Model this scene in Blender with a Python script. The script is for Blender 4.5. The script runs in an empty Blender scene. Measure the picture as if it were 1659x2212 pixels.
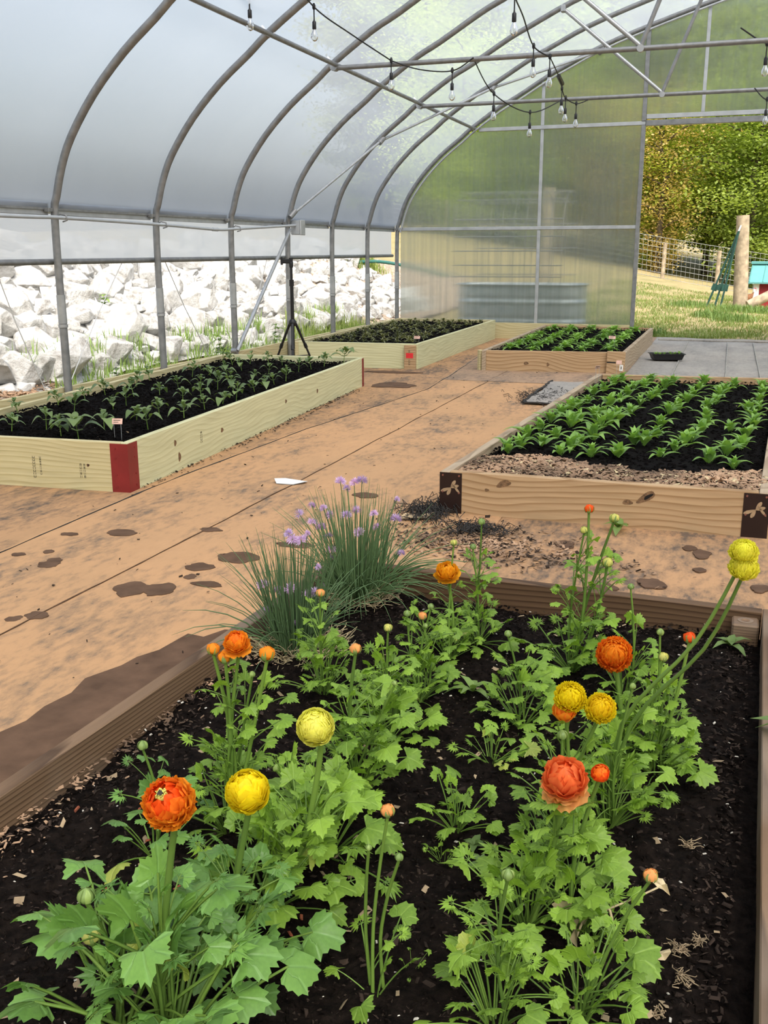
import bpy, bmesh, math, random
from mathutils import Vector, Matrix, noise
import numpy as np

scene = bpy.context.scene
COL = scene.collection

# ------------------------------------------------------------------ camera
cam_data = bpy.data.cameras.new('camera')
cam_data.lens = 34.99
cam_data.sensor_width = 36.0
cam_data.sensor_fit = 'AUTO'
cam_data.clip_start = 0.05
cam_data.clip_end = 400
cam = bpy.data.objects.new('camera', cam_data)
COL.objects.link(cam)
RIGHT = Vector((0.94685427, 0.32164837, -0.00305292))
DOWN = Vector((0.07917415, -0.24224741, -0.96697862))
FWD = Vector((-0.31176666, 0.91534612, -0.25483923))
m = Matrix.Identity(4)
for i in range(3):
    m[i][0] = RIGHT[i]; m[i][1] = -DOWN[i]; m[i][2] = -FWD[i]
m.translation = Vector((0, 0, 1.38))
cam.matrix_world = m
scene.camera = cam

# ------------------------------------------------------------------ sky, sun, exposure
world = bpy.data.worlds.new('sky')
scene.world = world
world.use_nodes = True
wn = world.node_tree
wn.nodes.clear()
sky = wn.nodes.new('ShaderNodeTexSky')
sky.sky_type = 'NISHITA'
sky.sun_disc = False
sky.sun_elevation = math.radians(58)
sky.sun_rotation = math.radians(150)
sky.air_density = 1.6
sky.dust_density = 6.0
sky.ozone_density = 1.5
bgn = wn.nodes.new('ShaderNodeBackground')
bgn.inputs['Strength'].default_value = 0.17
wo = wn.nodes.new('ShaderNodeOutputWorld')
wn.links.new(sky.outputs[0], bgn.inputs[0])
wn.links.new(bgn.outputs[0], wo.inputs[0])

sun_data = bpy.data.lights.new('sun', 'SUN')
sun_data.energy = 3.6
sun_data.angle = math.radians(44)          # hazy day, light scattered by thin cloud
sun_data.color = (1.0, 0.96, 0.89)
sun = bpy.data.objects.new('sun', sun_data)
COL.objects.link(sun)
SUN_FROM = Vector((0.36, -0.52, 0.77)).normalized()
sun.rotation_euler = SUN_FROM.to_track_quat('Z', 'Y').to_euler()
sun.location = (0, 0, 30)

scene.view_settings.view_transform = 'Standard'
scene.view_settings.look = 'None'
scene.view_settings.gamma = 1.0
scene.view_settings.use_curve_mapping = False
scene.view_settings.exposure = 0.60
scene.cycles.max_bounces = 6
scene.cycles.diffuse_bounces = 3
scene.cycles.glossy_bounces = 2
scene.cycles.transmission_bounces = 5
scene.cycles.transparent_max_bounces = 8
scene.cycles.adaptive_threshold = 0.04
scene.cycles.caustics_reflective = False

# ------------------------------------------------------------------ helpers
def rng(seed):
    return random.Random(seed)

def tag(o, label=None, cat=None, group=None, kind=None):
    if label: o['label'] = label
    if cat: o['category'] = cat
    if group: o['group'] = group
    if kind: o['kind'] = kind
    return o

def link(name, data, parent=None, loc=(0, 0, 0), rot=(0, 0, 0), scale=None):
    o = bpy.data.objects.new(name, data)
    COL.objects.link(o)
    if parent is not None: o.parent = parent
    o.location = loc
    o.rotation_euler = rot
    if scale is not None:
        o.scale = (scale, scale, scale) if isinstance(scale, (int, float)) else scale
    return o

def thing(name, label, cat, loc=(0, 0, 0), rz=0.0, group=None):
    o = link(name, None, None, loc, (0, 0, rz))
    o.empty_display_size = 0.05
    return tag(o, label, cat, group)

def copy_tree(o, parent=None):
    c = o.copy()
    COL.objects.link(c)
    c.parent = parent
    for ch in list(o.children):
        copy_tree(ch, c)
    return c

class MB:
    """collects faces for one mesh"""
    def __init__(self):
        self.v = []; self.f = []; self.m = []; self.s = []; self.uv = {}
    def add(self, verts, faces, mi=0, smooth=False):
        b = len(self.v)
        self.v.extend([tuple(p) for p in verts])
        self.f.extend([tuple(b + i for i in fc) for fc in faces])
        self.m.extend([mi] * len(faces)); self.s.extend([smooth] * len(faces))
        return self
    def box(self, lo, hi, mi=0, c=0.0):
        x0, y0, z0 = lo; x1, y1, z1 = hi
        if c <= 0:
            self.add([(x0,y0,z0),(x1,y0,z0),(x1,y1,z0),(x0,y1,z0),(x0,y0,z1),(x1,y0,z1),(x1,y1,z1),(x0,y1,z1)],
                     [(0,3,2,1),(4,5,6,7),(0,1,5,4),(1,2,6,5),(2,3,7,6),(3,0,4,7)], mi)
            return self
        vs = []
        for sx, X in ((-1,x0),(1,x1)):
            for sy, Y in ((-1,y0),(1,y1)):
                for sz, Z in ((-1,z0),(1,z1)):
                    vs += [(X, Y-sy*c, Z-sz*c), (X-sx*c, Y, Z-sz*c), (X-sx*c, Y-sy*c, Z)]
        def I(a,b,d,k): return ((a*2+b)*2+d)*3+k
        fs = []
        for a in (0,1):
            q = [I(a,0,0,0),I(a,1,0,0),I(a,1,1,0),I(a,0,1,0)]; fs.append(q if a else q[::-1])
            q = [I(0,a,0,1),I(1,a,0,1),I(1,a,1,1),I(0,a,1,1)]; fs.append(q[::-1] if a else q)
            q = [I(0,0,a,2),I(1,0,a,2),I(1,1,a,2),I(0,1,a,2)]; fs.append(q if a else q[::-1])
        for a in (0,1):
            for b in (0,1):
                fs.append([I(a,b,0,0),I(a,b,1,0),I(a,b,1,1),I(a,b,0,1)])
                fs.append([I(a,0,b,0),I(a,1,b,0),I(a,1,b,2),I(a,0,b,2)])
                fs.append([I(0,a,b,1),I(1,a,b,1),I(1,a,b,2),I(0,a,b,2)])
                for d in (0,1):
                    fs.append([I(a,b,d,0),I(a,b,d,1),I(a,b,d,2)])
        self.add(vs, fs, mi)
        return self
    def tube(self, pts, r, n=8, mi=0, cap=True, smooth=True):
        pts = [Vector(p) for p in pts]
        rs = r if isinstance(r, (list, tuple)) else [r] * len(pts)
        vs = []; fs = []
        up = None
        for i, p in enumerate(pts):
            d = (pts[min(i+1, len(pts)-1)] - pts[max(i-1, 0)])
            if d.length < 1e-9: d = Vector((0,0,1))
            d.normalize()
            if up is None:
                up = Vector((0,0,1)) if abs(d.z) < .9 else Vector((1,0,0))
            a = d.cross(up)
            if a.length < 1e-6: a = d.orthogonal()
            a.normalize(); b = d.cross(a).normalized(); up = a.cross(d)
            for k in range(n):
                t = 2*math.pi*k/n
                vs.append(p + (a*math.cos(t) + b*math.sin(t)) * rs[i])
        for i in range(len(pts)-1):
            for k in range(n):
                fs.append((i*n+k, i*n+(k+1)%n, (i+1)*n+(k+1)%n, (i+1)*n+k))
        self.add(vs, fs, mi, smooth)
        if cap and n > 2:
            self.add(vs[:n], [tuple(range(n))[::-1]], mi)
            self.add(vs[-n:], [tuple(range(n))], mi)
        return self
    def lathe(self, prof, n=12, center=(0,0,0), mi=0, smooth=True):
        cx, cy, cz = center
        vs = []; fs = []
        for (r, z) in prof:
            for k in range(n):
                t = 2*math.pi*k/n
                vs.append((cx + r*math.cos(t), cy + r*math.sin(t), cz + z))
        for i in range(len(prof)-1):
            for k in range(n):
                fs.append((i*n+k, i*n+(k+1)%n, (i+1)*n+(k+1)%n, (i+1)*n+k))
        self.add(vs, fs, mi, smooth)
        self.add(vs[:n], [tuple(range(n))[::-1]], mi)
        self.add(vs[-n:], [tuple(range(n))], mi)
        return self
    def prism(self, poly, axis, a, b, mi=0):
        """poly: 2-D points; axis 'y' or 'z' the extrusion"""
        def P(p, t):
            return (p[0], t, p[1]) if axis == 'y' else (p[0], p[1], t)
        n = len(poly)
        vs = [P(p, a) for p in poly] + [P(p, b) for p in poly]
        fs = [tuple(range(n)), tuple(range(2*n-1, n-1, -1))]
        for i in range(n):
            fs.append((i, n+i, n+(i+1)%n, (i+1)%n))
        self.add(vs, fs, mi)
        return self
    def mesh(self, name, mats):
        me = bpy.data.meshes.new(name)
        me.from_pydata(self.v, [], self.f)
        for mt in (mats if isinstance(mats, (list, tuple)) else [mats]):
            me.materials.append(mt)
        if any(self.m): me.polygons.foreach_set('material_index', self.m)
        if any(self.s): me.polygons.foreach_set('use_smooth', self.s)
        if self.uv:
            at = me.attributes.new('leaf_polar', 'FLOAT_VECTOR', 'POINT')
            for i, q in self.uv.items(): at.data[i].vector = q
        me.update()
        return me
    def build(self, name, mats, parent=None, loc=(0,0,0), rot=(0,0,0), scale=None):
        return link(name, self.mesh(name, mats), parent, loc, rot, scale)

def fbm(x, y, z=0.0, o=4):
    return noise.fractal(Vector((x, y, z)), 1.0, 2.0, o)

def sm(a, b, x):
    t = max(0.0, min(1.0, (x-a)/(b-a)))
    return t*t*(3-2*t)

# ------------------------------------------------------------------ materials
def new_mat(name):
    mt = bpy.data.materials.new(name)
    mt.use_nodes = True
    nt = mt.node_tree
    nt.nodes.clear()
    out = nt.nodes.new('ShaderNodeOutputMaterial')
    return mt, nt, out

def N(nt, t, **kw):
    n = nt.nodes.new('ShaderNode' + t)
    for k, v in kw.items():
        if k in n.inputs: n.inputs[k].default_value = v
        else: setattr(n, k, v)
    return n

def ramp(nt, src, stops):
    r = nt.nodes.new('ShaderNodeValToRGB')
    el = r.color_ramp.elements
    while len(el) > 1: el.remove(el[-1])
    el[0].position = stops[0][0]; el[0].color = (*stops[0][1], 1)
    for p, c in stops[1:]:
        e = el.new(p); e.color = (*c, 1)
    nt.links.new(src, r.inputs[0])
    return r

def coords(nt, scale=(1,1,1), rand=True):
    tc = N(nt, 'TexCoord')
    mp = N(nt, 'Mapping')
    mp.inputs['Scale'].default_value = scale
    if rand:
        oi = N(nt, 'ObjectInfo')
        ml = N(nt, 'VectorMath', operation='SCALE')
        cb = N(nt, 'CombineXYZ')
        for i in range(3): nt.links.new(oi.outputs['Random'], cb.inputs[i])
        nt.links.new(cb.outputs[0], ml.inputs[0]); ml.inputs['Scale'].default_value = 37.0
        ad = N(nt, 'VectorMath', operation='ADD')
        nt.links.new(tc.outputs['Object'], ad.inputs[0]); nt.links.new(ml.outputs[0], ad.inputs[1])
        nt.links.new(ad.outputs[0], mp.inputs['Vector'])
    else:
        nt.links.new(tc.outputs['Object'], mp.inputs['Vector'])
    return mp.outputs[0]

def plain(name, col, rough=.6, metal=0.0, nscale=20.0, var=.12, bump=0.0, bscale=None, spec=.4, rand=True):
    mt, nt, out = new_mat(name)
    b = N(nt, 'BsdfPrincipled', Roughness=rough, Metallic=metal)
    b.inputs['Specular IOR Level'].default_value = spec
    v = coords(nt, (1,1,1), rand)
    ns = N(nt, 'TexNoise', Scale=nscale, Detail=4.0)
    nt.links.new(v, ns.inputs['Vector'])
    lo = tuple(max(0, c*(1-var)) for c in col); hi = tuple(min(1, c*(1+var)) for c in col)
    r = ramp(nt, ns.outputs['Fac'], [(.3, lo), (.7, hi)])
    nt.links.new(r.outputs[0], b.inputs['Base Color'])
    if bump:
        n2 = N(nt, 'TexNoise', Scale=bscale or nscale*2, Detail=5.0)
        nt.links.new(v, n2.inputs['Vector'])
        bp = N(nt, 'Bump', Strength=bump, Distance=.01)
        nt.links.new(n2.outputs['Fac'], bp.inputs['Height'])
        nt.links.new(bp.outputs[0], b.inputs['Normal'])
    nt.links.new(b.outputs[0], out.inputs[0])
    return mt

def wood(name, light, dark, rough=.62, grain=1.0, blotch=None, bump=.25, bands=9.0, dist=2.2, along=.35, swirl=.34):
    """boards: local X runs along the length, Z up the face"""
    mt, nt, out = new_mat(name)
    b = N(nt, 'BsdfPrincipled', Roughness=rough)
    b.inputs['Specular IOR Level'].default_value = .25
    v = coords(nt, (1,1,1), True)
    mp = N(nt, 'Mapping'); mp.inputs['Scale'].default_value = (along, 1.0, 1.0)
    nt.links.new(v, mp.inputs['Vector'])
    ds = N(nt, 'TexNoise', Scale=2.6, Detail=1.0)
    nt.links.new(mp.outputs[0], ds.inputs['Vector'])
    mx = N(nt, 'VectorMath', operation='MULTIPLY_ADD')
    nt.links.new(ds.outputs['Color'], mx.inputs[0]); mx.inputs[1].default_value = (.0, .0, swirl)
    nt.links.new(mp.outputs[0], mx.inputs[2])
    wv = N(nt, 'TexWave', wave_type='BANDS', bands_direction='Z', wave_profile='SAW')
    wv.inputs['Scale'].default_value = bands; wv.inputs['Distortion'].default_value = dist
    wv.inputs['Detail'].default_value = 2.0; wv.inputs['Detail Scale'].default_value = .7
    nt.links.new(mx.outputs[0], wv.inputs['Vector'])
    mid = tuple(l*.75 + d*.25 for l, d in zip(light, dark))
    r = ramp(nt, wv.outputs['Fac'], [(0, light), (.55, mid), (.9, tuple(l+(d-l)*grain for l, d in zip(light, dark))), (1.0, light)])
    fine = N(nt, 'TexNoise', Scale=60.0, Detail=3.0)
    mp2 = N(nt, 'Mapping'); mp2.inputs['Scale'].default_value = (.05, 1.0, 1.0)
    nt.links.new(v, mp2.inputs['Vector']); nt.links.new(mp2.outputs[0], fine.inputs['Vector'])
    mixf = N(nt, 'MixRGB', blend_type='MULTIPLY'); mixf.inputs[0].default_value = .55
    rf = ramp(nt, fine.outputs['Fac'], [(.3, (.72,.70,.66)), (.65, (1,1,1))])
    nt.links.new(r.outputs[0], mixf.inputs[1]); nt.links.new(rf.outputs[0], mixf.inputs[2])
    last = mixf.outputs[0]
    big = N(nt, 'TexNoise', Scale=2.2, Detail=3.0)
    nt.links.new(v, big.inputs['Vector'])
    if blotch:
        mb = N(nt, 'MixRGB', blend_type='MIX')
        rb = ramp(nt, big.outputs['Fac'], [(.45, (0,0,0)), (.7, (.8,.8,.8))])
        nt.links.new(rb.outputs[0], mb.inputs[0]); nt.links.new(last, mb.inputs[1]); mb.inputs[2].default_value = (*blotch, 1)
        last = mb.outputs[0]
    nt.links.new(last, b.inputs['Base Color'])
    bp = N(nt, 'Bump', Strength=bump, Distance=.003)
    nt.links.new(fine.outputs['Fac'], bp.inputs['Height']); nt.links.new(bp.outputs[0], b.inputs['Normal'])
    nt.links.new(b.outputs[0], out.inputs[0])
    return mt

def leafy(name, col, back=None, trans=.35, rough=.42, var=.28, nscale=30, spec=.35, veins=False):
    mt, nt, out = new_mat(name)
    b = N(nt, 'BsdfPrincipled', Roughness=rough)
    b.inputs['Specular IOR Level'].default_value = spec
    oi = N(nt, 'ObjectInfo')
    v = coords(nt, (1,1,1), True)
    ns = N(nt, 'TexNoise', Scale=nscale, Detail=3.0)
    nt.links.new(v, ns.inputs['Vector'])
    ad = N(nt, 'Math', operation='MULTIPLY_ADD'); ad.inputs[1].default_value = .55; 
    nt.links.new(oi.outputs['Random'], ad.inputs[0])
    ms = N(nt, 'Math', operation='MULTIPLY'); ms.inputs[1].default_value = .45
    nt.links.new(ns.outputs['Fac'], ms.inputs[0]); nt.links.new(ms.outputs[0], ad.inputs[2])
    lo = tuple(c*(1-var) for c in col); hi = tuple(min(1, c*(1+var)) for c in col)
    hi = (min(1, hi[0]*1.12), hi[1], hi[2]*.9)
    r = ramp(nt, ad.outputs[0], [(.15, lo), (.85, hi)])
    if veins:
        at = N(nt, 'Attribute', attribute_name='leaf_polar')
        sp = N(nt, 'SeparateXYZ'); nt.links.new(at.outputs['Vector'], sp.inputs[0])
        m1 = N(nt, 'Math', operation='MULTIPLY'); m1.inputs[1].default_value = 3.0; nt.links.new(sp.outputs[0], m1.inputs[0])
        m2 = N(nt, 'Math', operation='SINE'); nt.links.new(m1.outputs[0], m2.inputs[0])
        m3 = N(nt, 'Math', operation='ABSOLUTE'); nt.links.new(m2.outputs[0], m3.inputs[0])
        m4 = N(nt, 'Math', operation='ADD'); nt.links.new(m3.outputs[0], m4.inputs[0])
        m5 = N(nt, 'Math', operation='COMPARE'); m5.inputs[1].default_value = 0.0; m5.inputs[2].default_value = .01
        nt.links.new(sp.outputs[1], m5.inputs[0]); nt.links.new(m5.outputs[0], m4.inputs[1])
        mr = N(nt, 'MapRange'); mr.inputs['From Min'].default_value = 0.0; mr.inputs['From Max'].default_value = .38
        mr.inputs['To Min'].default_value = .55; mr.inputs['To Max'].default_value = 0.0
        nt.links.new(m4.outputs[0], mr.inputs['Value'])
        r0 = r
        r = N(nt, 'MixRGB', blend_type='MIX'); nt.links.new(mr.outputs[0], r.inputs[0]); nt.links.new(r0.outputs[0], r.inputs[1])
        r.inputs[2].default_value = (min(1, col[0]*1.7), min(1, col[1]*1.45), min(1, col[2]*2.0), 1)
        bpv = N(nt, 'Bump', Strength=.5, Distance=.004); bpv.invert = True
        nt.links.new(mr.outputs[0], bpv.inputs['Height']); nt.links.new(bpv.outputs[0], b.inputs['Normal'])
    nt.links.new(r.outputs[0], b.inputs['Base Color'])
    tr = N(nt, 'BsdfTranslucent')
    bri = N(nt, 'MixRGB', blend_type='MULTIPLY'); bri.inputs[0].default_value = 1.0
    bri.inputs[2].default_value = (1.15, 1.2, .55, 1) if back is None else (*back, 1)
    nt.links.new(r.outputs[0], bri.inputs[1]); nt.links.new(bri.outputs[0], tr.inputs['Color'])
    mix = N(nt, 'MixShader'); mix.inputs[0].default_value = trans
    nt.links.new(b.outputs[0], mix.inputs[1]); nt.links.new(tr.outputs[0], mix.inputs[2])
    nt.links.new(mix.outputs[0], out.inputs[0])
    return mt

M = {}
M['steel'] = plain('galvanized_steel', (.25,.255,.255), .45, .5, 14, .18)
M['steel_light'] = plain('bright_galvanized_steel', (.40,.415,.42), .4, .5, 14, .12)
M['alu'] = plain('mill_aluminium', (.46,.48,.49), .45, .4, 9, .12)
M['pvc'] = plain('grey_conduit_plastic', (.42,.45,.47), .45, 0, 10, .06)
M['clip'] = plain('clear_plastic_clip', (.8,.82,.83), .3, 0, 10, .04)
M['black_plastic'] = plain('black_plastic', (.010,.010,.011), .42, 0, 20, .2)
M['black_rubber'] = plain('black_rubber_cable', (.014,.014,.015), .6, 0, 20, .2)
M['pine_green'] = wood('fresh_treated_pine', (.66,.65,.40), (.49,.47,.25), grain=.6)
M['pine_warm'] = wood('treated_pine_warm', (.62,.55,.32), (.42,.35,.16), grain=.7)
M['pine_tan'] = wood('tan_pine', (.50,.34,.19), (.30,.175,.08), grain=.9)
M['pine_old'] = wood('weathered_pine_top', (.46,.36,.25), (.27,.19,.12), grain=.8)
M['wood_dark'] = wood('weathered_dark_wood', (.215,.135,.078), (.075,.042,.022), grain=1.0, blotch=(.27,.21,.155), bump=.6, bands=30.0, dist=1.5, along=.12, swirl=.10)
M['wood_oiled'] = wood('dark_oiled_wood', (.135,.078,.040), (.055,.028,.013), grain=1.0, bump=.4, bands=14.0, dist=2.0, along=.2, swirl=.2)
M['knot'] = plain('dark_wood_knot', (.17,.095,.045), .6, 0, 60, .5, .4)
M['hole'] = plain('dark_knot_hole', (.008,.006,.005), .9, 0, 40, .3)
M['red_metal'] = plain('dark_red_painted_steel', (.20,.018,.018), .42, .0, 8, .12)
M['brown_metal'] = plain('brown_painted_steel', (.022,.010,.008), .4, .2, 8, .15)
M['screw'] = plain('copper_screw', (.30,.13,.10), .4, .6, 8, .1)
M['tan_inlay'] = plain('pale_board_seen_through_cutout', (.34,.23,.13), .7, 0, 40, .2)
M['soil'] = plain('dark_potting_soil', (.0075,.0052,.0040), .95, 0, 45, .7, 1.0, 90, .06)
M['soil_black'] = plain('black_compost', (.0050,.0041,.0038), .95, 0, 60, .7, 1.0, 110, .06)
M['stem'] = leafy('flower_stem_green', (.13,.24,.045), trans=.1, nscale=20)
M['ran_leaf'] = leafy('ranunculus_leaf', (.215,.385,.050), trans=.36, veins=True, var=.34)
M['ran_leaf_deep'] = leafy('ranunculus_leaf_deep', (.145,.31,.070), trans=.32, rough=.34, veins=True, var=.34)
M['ran_leaf_pale'] = leafy('ranunculus_leaf_yellowing', (.36,.46,.09), trans=.36, veins=True)
M['row_leaf'] = leafy('row_seedling_leaf', (.225,.42,.10), trans=.36)
M['seed_leaf'] = leafy('broad_seedling_leaf', (.165,.255,.10), trans=.3)
M['tiny_leaf'] = leafy('dusky_seedling_leaf', (.185,.205,.10), trans=.25)
M['chive'] = leafy('chive_blade', (.155,.27,.125), trans=.28, var=.35)
M['straw'] = plain('dry_straw', (.50,.40,.23), .8, 0, 40, .3)
M['chive_flower'] = leafy('chive_blossom', (.66,.52,.76), back=(1.0,.85,1.1), trans=.3, var=.12)
M['bud'] = leafy('bud_sepal', (.22,.34,.10), trans=.15)
def petal(name, col, back=(1.1,.85,.6)): return leafy(name, col, back=back, trans=.40, rough=.5, var=.12, nscale=60, spec=.2)
M['p_yellow'] = petal('yellow_petal', (.97,.76,.02), (1.0,1.0,.8))
M['p_yellow2'] = petal('golden_petal', (.96,.68,.02), (1.0,1.0,.8))
M['p_pale'] = petal('lemon_petal', (.96,.90,.20), (1.0,1.0,.8))
M['p_lemon'] = petal('bright_lemon_petal', (.96,.88,.10), (1.0,1.0,.8))
M['p_orange'] = petal('orange_petal', (.95,.33,.025), (1.05,1.0,.8))
M['p_red'] = petal('red_orange_petal', (.92,.12,.015), (1.05,1.0,.8))
M['p_deep'] = petal('deep_orange_petal', (.93,.23,.02), (1.05,1.0,.8))
M['p_peach'] = petal('peach_petal', (.92,.44,.15), (1.05,.95,.8))
M['p_coral'] = petal('coral_petal', (.90,.22,.065), (1.05,.95,.8))
M['p_bud'] = petal('greenish_yellow_bud', (.66,.68,.20), (1.0,1.0,.8))
M['p_gold'] = petal('amber_petal', (.95,.42,.02), (1.0,1.0,.8))
M['eye'] = plain('flower_eye', (.62,.58,.12), .6, 0, 80, .35)
M['stamen'] = plain('dark_stamens', (.03,.02,.015), .7, 0, 40, .3)
M['rock'] = None
M['white_label'] = plain('white_paper', (.75,.74,.70), .7, 0, 20, .05)
M['pink_label'] = plain('pale_pink_label', (.72,.45,.36), .5, 0, 30, .12)
M['wire'] = plain('thin_galvanized_wire', (.30,.31,.31), .4, .7, 10, .1)
M['print'] = plain('faded_black_ink', (.11,.095,.06), .8, 0, 80, .3)
M['red_sticker'] = plain('bright_red_sticker', (.72,.03,.035), .5, 0, 30, .12)
M['chip'] = plain('wood_chips', (.30,.19,.115), .85, 0, 3, .75)
M['chip_dark'] = plain('dark_bark_chips', (.030,.020,.0145), .85, 0, 6, .9, .3, None, .15)
M['chip_pale'] = plain('pale_shell_bits', (.58,.54,.46), .7, 0, 6, .2)
M['straw_bit'] = plain('straw_bits', (.30,.22,.13), .8, 0, 6, .4)
M['brick_bit'] = plain('red_brick_crumbs', (.27,.075,.035), .9, 0, 20, .3)
M['dry_leaf'] = plain('dry_leaf', (.45,.33,.19), .8, 0, 30, .3)

def rock_mat():
    mt, nt, out = new_mat('white_limestone')
    b = N(nt, 'BsdfPrincipled', Roughness=.85)
    b.inputs['Specular IOR Level'].default_value = .2
    v = coords(nt)
    a = N(nt, 'TexNoise', Scale=3.0, Detail=6.0); nt.links.new(v, a.inputs['Vector'])
    r = ramp(nt, a.outputs['Fac'], [(.28, (.30,.285,.26)), (.5, (.54,.535,.515)), (.75, (.66,.66,.65))])
    nt.links.new(r.outputs[0], b.inputs['Base Color'])
    c = N(nt, 'TexNoise', Scale=7.0, Detail=8.0); c.inputs['Roughness'].default_value = .65
    nt.links.new(v, c.inputs['Vector'])
    bp = N(nt, 'Bump', Strength=.7, Distance=.05)
    nt.links.new(c.outputs['Fac'], bp.inputs['Height']); nt.links.new(bp.outputs[0], b.inputs['Normal'])
    nt.links.new(b.outputs[0], out.inputs[0])
    return mt
M['rock'] = rock_mat()

def film_mat(name, tint, transp, diff, body=.45, tone=(.92,1.0,1.10)):
    mt, nt, out = new_mat(name)
    t = N(nt, 'BsdfTransparent'); t.inputs[0].default_value = (*tint, 1)
    tl = N(nt, 'BsdfTranslucent'); tl.inputs[0].default_value = (body*tone[0],body*tone[1],body*tone[2],1)
    d = N(nt, 'BsdfPrincipled', Roughness=.35); d.inputs['Base Color'].default_value = (.50,.52,.54,1)
    v = coords(nt, (1,1,1), False)
    ns = N(nt, 'TexNoise', Scale=1.3, Detail=4.0); nt.links.new(v, ns.inputs['Vector'])
    mp = N(nt, 'Mapping'); mp.inputs['Scale'].default_value = (1,.35,1); nt.links.new(v, mp.inputs['Vector'])
    wr = N(nt, 'TexNoise', Scale=3.5, Detail=3.0); nt.links.new(mp.outputs[0], wr.inputs['Vector'])
    bp = N(nt, 'Bump', Strength=.35, Distance=.05); nt.links.new(wr.outputs['Fac'], bp.inputs['Height'])
    nt.links.new(bp.outputs[0], d.inputs['Normal'])
    m1 = N(nt, 'MixShader'); m1.inputs[0].default_value = diff
    nt.links.new(tl.outputs[0], m1.inputs[1]); nt.links.new(d.outputs[0], m1.inputs[2])
    m2 = N(nt, 'MixShader')
    rr = N(nt, 'MapRange'); rr.inputs['To Min'].default_value = 1-transp-.02; rr.inputs['To Max'].default_value = 1-transp+.02
    rr.inputs['From Min'].default_value = .3; rr.inputs['From Max'].default_value = .7
    nt.links.new(ns.outputs['Fac'], rr.inputs['Value']); nt.links.new(rr.outputs[0], m2.inputs[0])
    nt.links.new(t.outputs[0], m2.inputs[1]); nt.links.new(m1.outputs[0], m2.inputs[2])
    nt.links.new(m2.outputs[0], out.inputs[0])
    return mt
M['film'] = film_mat('woven_poly_film', (.92,.95,.99), .27, .20, .48)
M['curtain'] = film_mat('rollup_curtain_film', (.95,.94,.91), .08, .10, .92, (1.0,.99,.96))

def panel_mat():
    mt, nt, out = new_mat('twinwall_polycarbonate')
    v = coords(nt, (1,1,1), False)
    wv = N(nt, 'TexWave', wave_type='BANDS', bands_direction='X'); wv.inputs['Scale'].default_value = 22.0
    wv.inputs['Distortion'].default_value = .6
    nt.links.new(v, wv.inputs['Vector'])
    mp = N(nt, 'Mapping'); mp.inputs['Scale'].default_value = (6,1,.12); nt.links.new(v, mp.inputs['Vector'])
    ns = N(nt, 'TexNoise', Scale=3.0, Detail=4.0); nt.links.new(mp.outputs[0], ns.inputs['Vector'])
    bp = N(nt, 'Bump', Strength=.25, Distance=.004); nt.links.new(wv.outputs['Fac'], bp.inputs['Height'])
    rf = N(nt, 'BsdfRefraction', Roughness=.11, IOR=1.14); rf.inputs[0].default_value = (.84,.86,.84,1)
    nt.links.new(bp.outputs[0], rf.inputs['Normal'])
    t = N(nt, 'BsdfTransparent'); t.inputs[0].default_value = (.80,.82,.80,1)
    tl = N(nt, 'BsdfTranslucent'); tl.inputs[0].default_value = (.52,.57,.55,1)
    gl = N(nt, 'BsdfGlossy', Roughness=.25); gl.inputs[0].default_value = (.8,.85,.8,1)
    m1 = N(nt, 'MixShader'); m1.inputs[0].default_value = .42
    nt.links.new(rf.outputs[0], m1.inputs[1]); nt.links.new(t.outputs[0], m1.inputs[2])
    m2 = N(nt, 'MixShader')
    rr = N(nt, 'MapRange'); rr.inputs['From Min'].default_value = .3; rr.inputs['From Max'].default_value = .7
    rr.inputs['To Min'].default_value = .16; rr.inputs['To Max'].default_value = .30
    nt.links.new(ns.outputs['Fac'], rr.inputs['Value']); nt.links.new(rr.outputs[0], m2.inputs[0])
    nt.links.new(m1.outputs[0], m2.inputs[1]); nt.links.new(tl.outputs[0], m2.inputs[2])
    m3 = N(nt, 'MixShader'); m3.inputs[0].default_value = .05
    nt.links.new(m2.outputs[0], m3.inputs[1]); nt.links.new(gl.outputs[0], m3.inputs[2])
    nt.links.new(m3.outputs[0], out.inputs[0])
    return mt
M['panel'] = panel_mat()

def glass_mat():
    mt, nt, out = new_mat('clear_bulb_glass')
    t = N(nt, 'BsdfTransparent'); t.inputs[0].default_value = (.93,.95,.95,1)
    g = N(nt, 'BsdfGlossy', Roughness=.08)
    fr = N(nt, 'Fresnel', IOR=1.5)
    mm = N(nt, 'Math', operation='MULTIPLY_ADD'); mm.inputs[1].default_value = 1.2; mm.inputs[2].default_value = .12
    nt.links.new(fr.outputs[0], mm.inputs[0])
    mx = N(nt, 'MixShader'); nt.links.new(mm.outputs[0], mx.inputs[0])
    nt.links.new(t.outputs[0], mx.inputs[1]); nt.links.new(g.outputs[0], mx.inputs[2])
    nt.links.new(mx.outputs[0], out.inputs[0])
    return mt
M['glass'] = glass_mat()

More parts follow.
